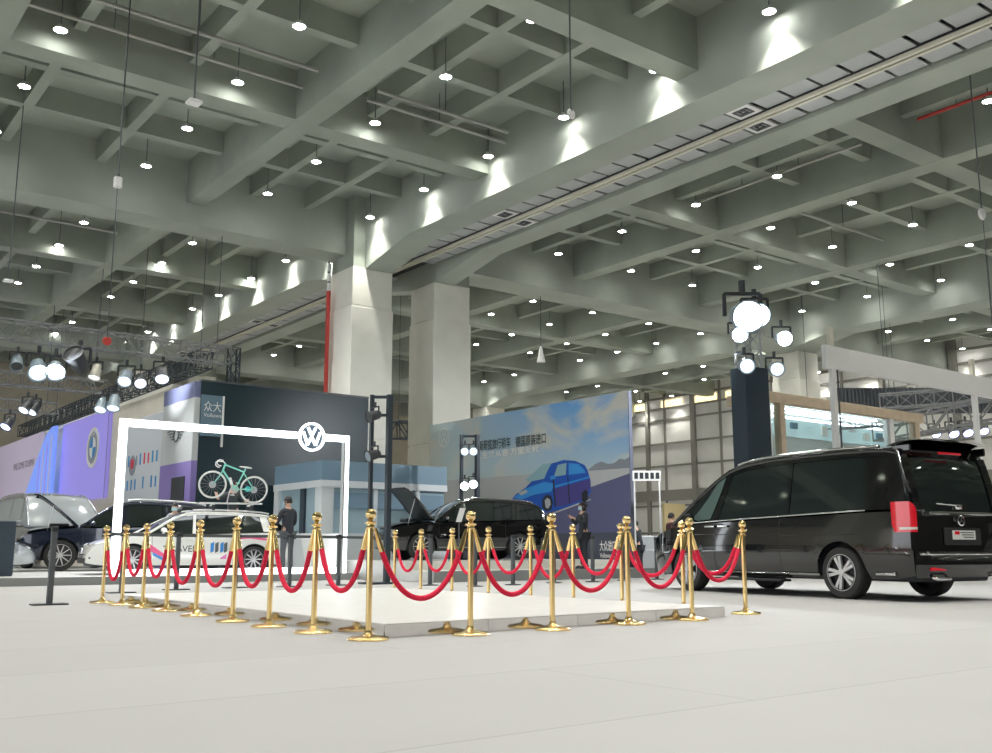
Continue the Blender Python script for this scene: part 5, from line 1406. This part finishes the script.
def person(loc, rz, H, label, arms, coat, trousers, hair='short', mask=False, stance=.11, skirt=False, headturn=0, nod=0, coatlen=.80, lean=0.0, vest=None):
    """faces +x, left hand +y. arms: (elbow, wrist) offsets for left and right"""
    root = empty('person', loc, label, 'person', rz=rz); k = H/1.75; root.scale = (k,k,k)
    P = {}
    P['pel'] = ((0,0,.93), (.12,.15)); P['wai'] = ((.0+lean*.3,0,1.10), (.10,.13)); P['che'] = ((lean*.7,0,1.30), (.115,.16)); P['nk0'] = ((lean,0,1.44), (.07,.09)); P['nk1'] = ((lean+.01,0,1.53), (.052,.055))
    P['hd'] = ((lean+.02,0,1.60), (.06,.06))
    for s, n in ((1,'l'),(-1,'r')):
        el, wr = arms[0 if s == 1 else 1]
        P['sh'+n] = ((lean,s*.175,1.41), (.062,.062)); P['el'+n] = (el, (.043,.043)); P['wr'+n] = (wr, (.028,.028))
        P['hip'+n] = ((0,s*.09,.86), (.095,.095)); P['kn'+n] = ((.02,s*stance,.50), (.06,.06)); P['an'+n] = ((-.02,s*stance,.09), (.04,.04)); P['to'+n] = ((.12,s*(stance+.02),.04), (.035,.03))
        d = (Vector(wr)-Vector(el)).normalized(); side = d.cross(Vector((0,0,1)));
        if side.length < .1: side = Vector((1,0,0))
        side.normalize(); pm = Vector(wr)+d*.06; P['pa'+n] = (tuple(pm), (.032,.02))
        for i, (o_, L_) in enumerate(((-.028,.065),(-.009,.078),(.010,.072),(.028,.058))):
            b1 = Vector(wr)+d*.10+side*o_; tip = b1+d*L_+Vector((0,0,-.02))
            P['f%d'%i+n] = (tuple(b1), (.009,.009)); P['g%d'%i+n] = (tuple((b1+tip)/2+Vector((0,0,.004))), (.008,.008)); P['h%d'%i+n] = (tuple(tip), (.007,.007))
        t0 = Vector(wr)+d*.05-side*.035; P['t0'+n] = (tuple(t0), (.010,.010)); P['t1'+n] = (tuple(t0+d*.05-side*.015), (.008,.008))
    E_ = [('pel','wai'),('wai','che'),('che','nk0'),('nk0','nk1'),('nk1','hd')]
    for n in 'lr':
        E_ += [('nk0','sh'+n),('sh'+n,'el'+n),('el'+n,'wr'+n),('wr'+n,'pa'+n),('pel','hip'+n),('hip'+n,'kn'+n),('kn'+n,'an'+n),('an'+n,'to'+n),('wr'+n,'t0'+n),('t0'+n,'t1'+n)]
        for i in range(4): E_ += [('pa'+n,'f%d'%i+n),('f%d'%i+n,'g%d'%i+n),('g%d'%i+n,'h%d'%i+n)]
    vs, fs = skin_mesh(P, E_, 'pel')
    b = MB(); b.add(vs, fs)
    hc = Vector((lean+.025,0,1.655)); ch, sh = math.cos(headturn), math.sin(headturn)
    def hp(p):
        x, y, z = p; z2 = z*math.cos(nod)-x*math.sin(nod); x2 = x*math.cos(nod)+z*math.sin(nod)
        return (hc.x+x2*ch-y*sh, hc.y+x2*sh+y*ch, hc.z+z2)
    hv, hf = [], []; n, m = 20, 16
    for i in range(m+1):
        t = PI*i/m
        for q in range(n):
            a = 2*PI*q/n; z = -.118*math.cos(t); rr = math.sin(t); x = .098*rr*math.cos(a); y = .076*rr*math.sin(a)
            if z < 0: y *= 1-.35*(-z/.118)**1.5; x *= 1-.12*(-z/.118)
            if abs(a if a < PI else a-2*PI) < .2 and -.05 < z < .01: x += .018
            if z < -.08 and x > 0: x += .01
            hv.append(hp((x,y,z)))
    hf = [(i*n+q, i*n+(q+1)%n, (i+1)*n+(q+1)%n, (i+1)*n+q) for i in range(m) for q in range(n)]
    b.add(hv, hf)
    for s in (1,-1): b.sphere(hp((-.005,s*.078,-.005)), .022, 8, 6, (.8,.4,1.3))
    b.build('body', M['skin'], root, smooth=70, merge=False)
    # face details
    for s in (1,-1): MB().sphere(hp((.088,s*.030,.012)), .011, 10, 8, (.6,1.2,.6)).build('eye', M['black'], root, smooth=80)
    MB().sphere(hp((.088,0,-.062)), .014, 10, 8, (.5,1.7,.4)).build('mouth', mat('lips', (.45,.16,.14), .5), root, smooth=80)
    hr = MB(); n, m = 20, 14; rows = []
    for i in range(m+1):
        t = PI*.5*(i/m)*1.0
        for q in range(n):
            a = 2*PI*q/n; ca_ = math.cos(a)
            lim = .02 if ca_ > .45 else (-.045 if hair == 'short' else -.14)
            z = .13*math.cos(t*1.0) if True else 0
            zz = lim+(.128-lim)*(1-i/m)
            rr = math.sqrt(max(0,1-(max(zz,0)/.13)**2)); x = (.108*rr)*ca_-.006; y = .086*rr*math.sin(a)
            if zz < 0: y *= 1-.15*(-zz/.12)
            rows.append(hp((x,y,zz)))
    hr.add(rows, [(i*n+q, i*n+(q+1)%n, (i+1)*n+(q+1)%n, (i+1)*n+q) for i in range(m) for q in range(n)])
    hr.build('hair', M['hair'], root, smooth=70)
    if hair == 'bun': MB().sphere(hp((-.115,0,.02)), .045, 12, 8).build('hair_bun', M['hair'], root, smooth=70)
    if mask:
        mk = MB(); mk.grid(lambda a,b_: hp((.104*math.cos((a-.5)*2.3)+.008*(1-abs(2*b_-1))*1.5, .083*math.sin((a-.5)*2.3), -.015-.085*b_)), 12, 6); mk.build('face_mask', M['mask'], root, smooth=70)
    # clothes grown round the same skeleton
    def clothes(names, edges, grow, rt, name, m):
        Q = {q: (P[q][0], tuple(v+grow for v in P[q][1])) for q in names}
        if name == 'jacket':
            Q['hem'] = ((0,0,coatlen), (.145+grow*.5,.175+grow*.5)); edges = edges+[('pel','hem')]
        v_, f_ = skin_mesh(Q, edges, rt); MB().add(v_, f_).build(name, m, root, smooth=70, merge=False)
    if not vest:
        clothes(['pel','wai','che','nk0','shl','shr','ell','elr','wrl','wrr'], [('pel','wai'),('wai','che'),('che','nk0'),('nk0','shl'),('nk0','shr'),('shl','ell'),('shr','elr'),('ell','wrl'),('elr','wrr')], .016, 'pel', 'jacket', coat)
    else:
        clothes(['pel','wai','che','nk0','shl','shr','ell','elr'], [('pel','wai'),('wai','che'),('che','nk0'),('nk0','shl'),('nk0','shr'),('shl','ell'),('shr','elr')], .016, 'pel', 'shirt', coat)
    clothes(['pel','hipl','hipr','knl','knr','anl','anr'], [('pel','hipl'),('pel','hipr'),('hipl','knl'),('hipr','knr'),('knl','anl'),('knr','anr')], .014, 'pel', 'trousers', trousers)
    for s in (1,-1):
        so = MB(); so.rbox(-.09,.20,s*(stance+.01)-.05,s*(stance+.01)+.05,0,.035,.015); so.sphere((.08,s*(stance+.012),.045), .05, 12, 8, (2.1,.95,.9)); so.sphere((-.03,s*stance,.07), .05, 12, 8, (1.1,.95,1.3)); so.build('shoe', M['black'], root, smooth=60)
    return root
FACE = lambda ang: -HEAD+PI/2+ang       # heading: 0 = away from camera, +90deg = left
down = (((.02,.24,1.14),(.10,.24,.91)), ((.02,-.24,1.14),(.10,-.24,.91)))
M['greytr'] = mat('grey_trousers', (.10,.11,.12), .8)
# man in dark suit by the estate rear, facing left, seen from behind
q = at(286, 572, 24.9)
m1 = person(Vector((q.x,q.y,ZS1)), FACE(math.radians(50)), 1.84, 'person in dark suit and face mask standing beside the estate car rear, facing left', (((.12,.22,1.16),(.28,.10,1.14)), ((.06,-.25,1.14),(.24,-.12,1.02))), M['suit'], M['greytr'], mask=True, headturn=.3)
lb = empty('lanyard_bag', m1.location, None, None) if False else None
# person behind the estate holding the bicycle, on a small step
q = at(230, 572, 26.3)
stp = empty('step_stool', (q.x,q.y,ZS1), 'black step stool behind the white estate car under the helper', 'stool', rz=-HEAD)
MB().rbox(-.3,.3,-.2,.2,.52,.56,.01).build('step', M['black'], stp)
for x in (-.26,.26):
    for y in (-.16,.16): MB().beam((x,y,0),(x,y,.52),.03).build('leg', M['black'], stp)
person(Vector((q.x,q.y,ZS1+.56)), FACE(math.radians(185)), 1.76, 'person in dark tee shirt behind the estate roof steadying the bicycle with both hands', (((.20,.36,1.22),(.42,.42,1.25)), ((.20,-.36,1.30),(.42,-.36,1.40))), mat('dark_tee', (.045,.055,.06), .8), M['greytr'], vest=True)
# woman with a phone on the lower step
q = at(584, 570, 25.6); 
wmn = person(Vector((q.x,q.y,.24)), FACE(math.radians(112)), 1.66, 'person in black suit and blue mask holding up a phone before the mural', (((.10,.22,1.18),(.30,.10,1.32)), ((.14,-.20,1.18),(.34,-.06,1.34))), M['suit'], M['suit'], hair='bun', mask=True)
ph = empty('smartphone', wmn.location+Vector(( math.cos(wmn.rotation_euler.z)*.42, math.sin(wmn.rotation_euler.z)*.42, 1.32)), 'dark smartphone held up by the person in black before the mural', 'phone', rz=wmn.rotation_euler.z)
MB().rbox(-.006,.006,-.037,.037,0,.15,.003).build('phone_body', M['black'], ph)
MB().box(-.0075,-.0062,-.033,.033,.006,.144).build('screen', mat('phone_screen', (.1,.12,.15), .2, emit=(.5,.6,.7), es=.5), ph)
# distant heads
q = at(672, 560, 30.5)
person(Vector((q.x,q.y,0)), FACE(math.radians(-70)), 1.80, 'person in dark jacket behind the black van nose, beside the yellowish board', down, mat('maroon_jacket',(.09,.03,.035),.8), M['greytr'])
q = at(640, 560, 29.5)
person(Vector((q.x,q.y,0)), FACE(math.radians(60)), 1.55, 'person in black bending over the grey equipment case near the mural end', (((.25,.2,1.15),(.45,.12,1.0)), ((.25,-.2,1.15),(.45,-.12,1.0))), M['suit'], M['suit'], lean=.12, mask=True)
q = at(172, 570, 26.45)
person(Vector((q.x,q.y,ZS1)), FACE(math.radians(180)), 1.76, 'person with dark hair and pale mask standing behind the white estate bonnet', down, mat('grey_coat',(.2,.22,.25),.8), M['greytr'], mask=True)
# ============================================================ CAMERA, WORLD, VIEW
cd = bpy.data.cameras.new('camera'); cam = bpy.data.objects.new('camera', cd); COL.objects.link(cam)
cam.location = (0,0,CH); cam.rotation_euler = (PI/2 + PITCH, 0, -HEAD)
cd.sensor_width = 36; cd.lens = F/992*36; cd.clip_end = 300; cd.clip_start = .05
SC.camera = cam
wd = bpy.data.worlds.new('hall_ambient'); SC.world = wd; wd.use_nodes = True
bg = wd.node_tree.nodes['Background']; bg.inputs[0].default_value = (.93,.96,1,1); bg.inputs[1].default_value = WORLD
SC.view_settings.view_transform = 'Standard'; SC.view_settings.look = 'None'; SC.view_settings.gamma = 1
SC.view_settings.use_curve_mapping = False; SC.view_settings.exposure = EXPO
SC.cycles.max_bounces = 6; SC.cycles.diffuse_bounces = 3; SC.cycles.glossy_bounces = 3; SC.cycles.transmission_bounces = 4; SC.cycles.transparent_max_bounces = 6
SC.cycles.caustics_reflective = False; SC.cycles.caustics_refractive = False
SC.cycles.sample_clamp_indirect = 6
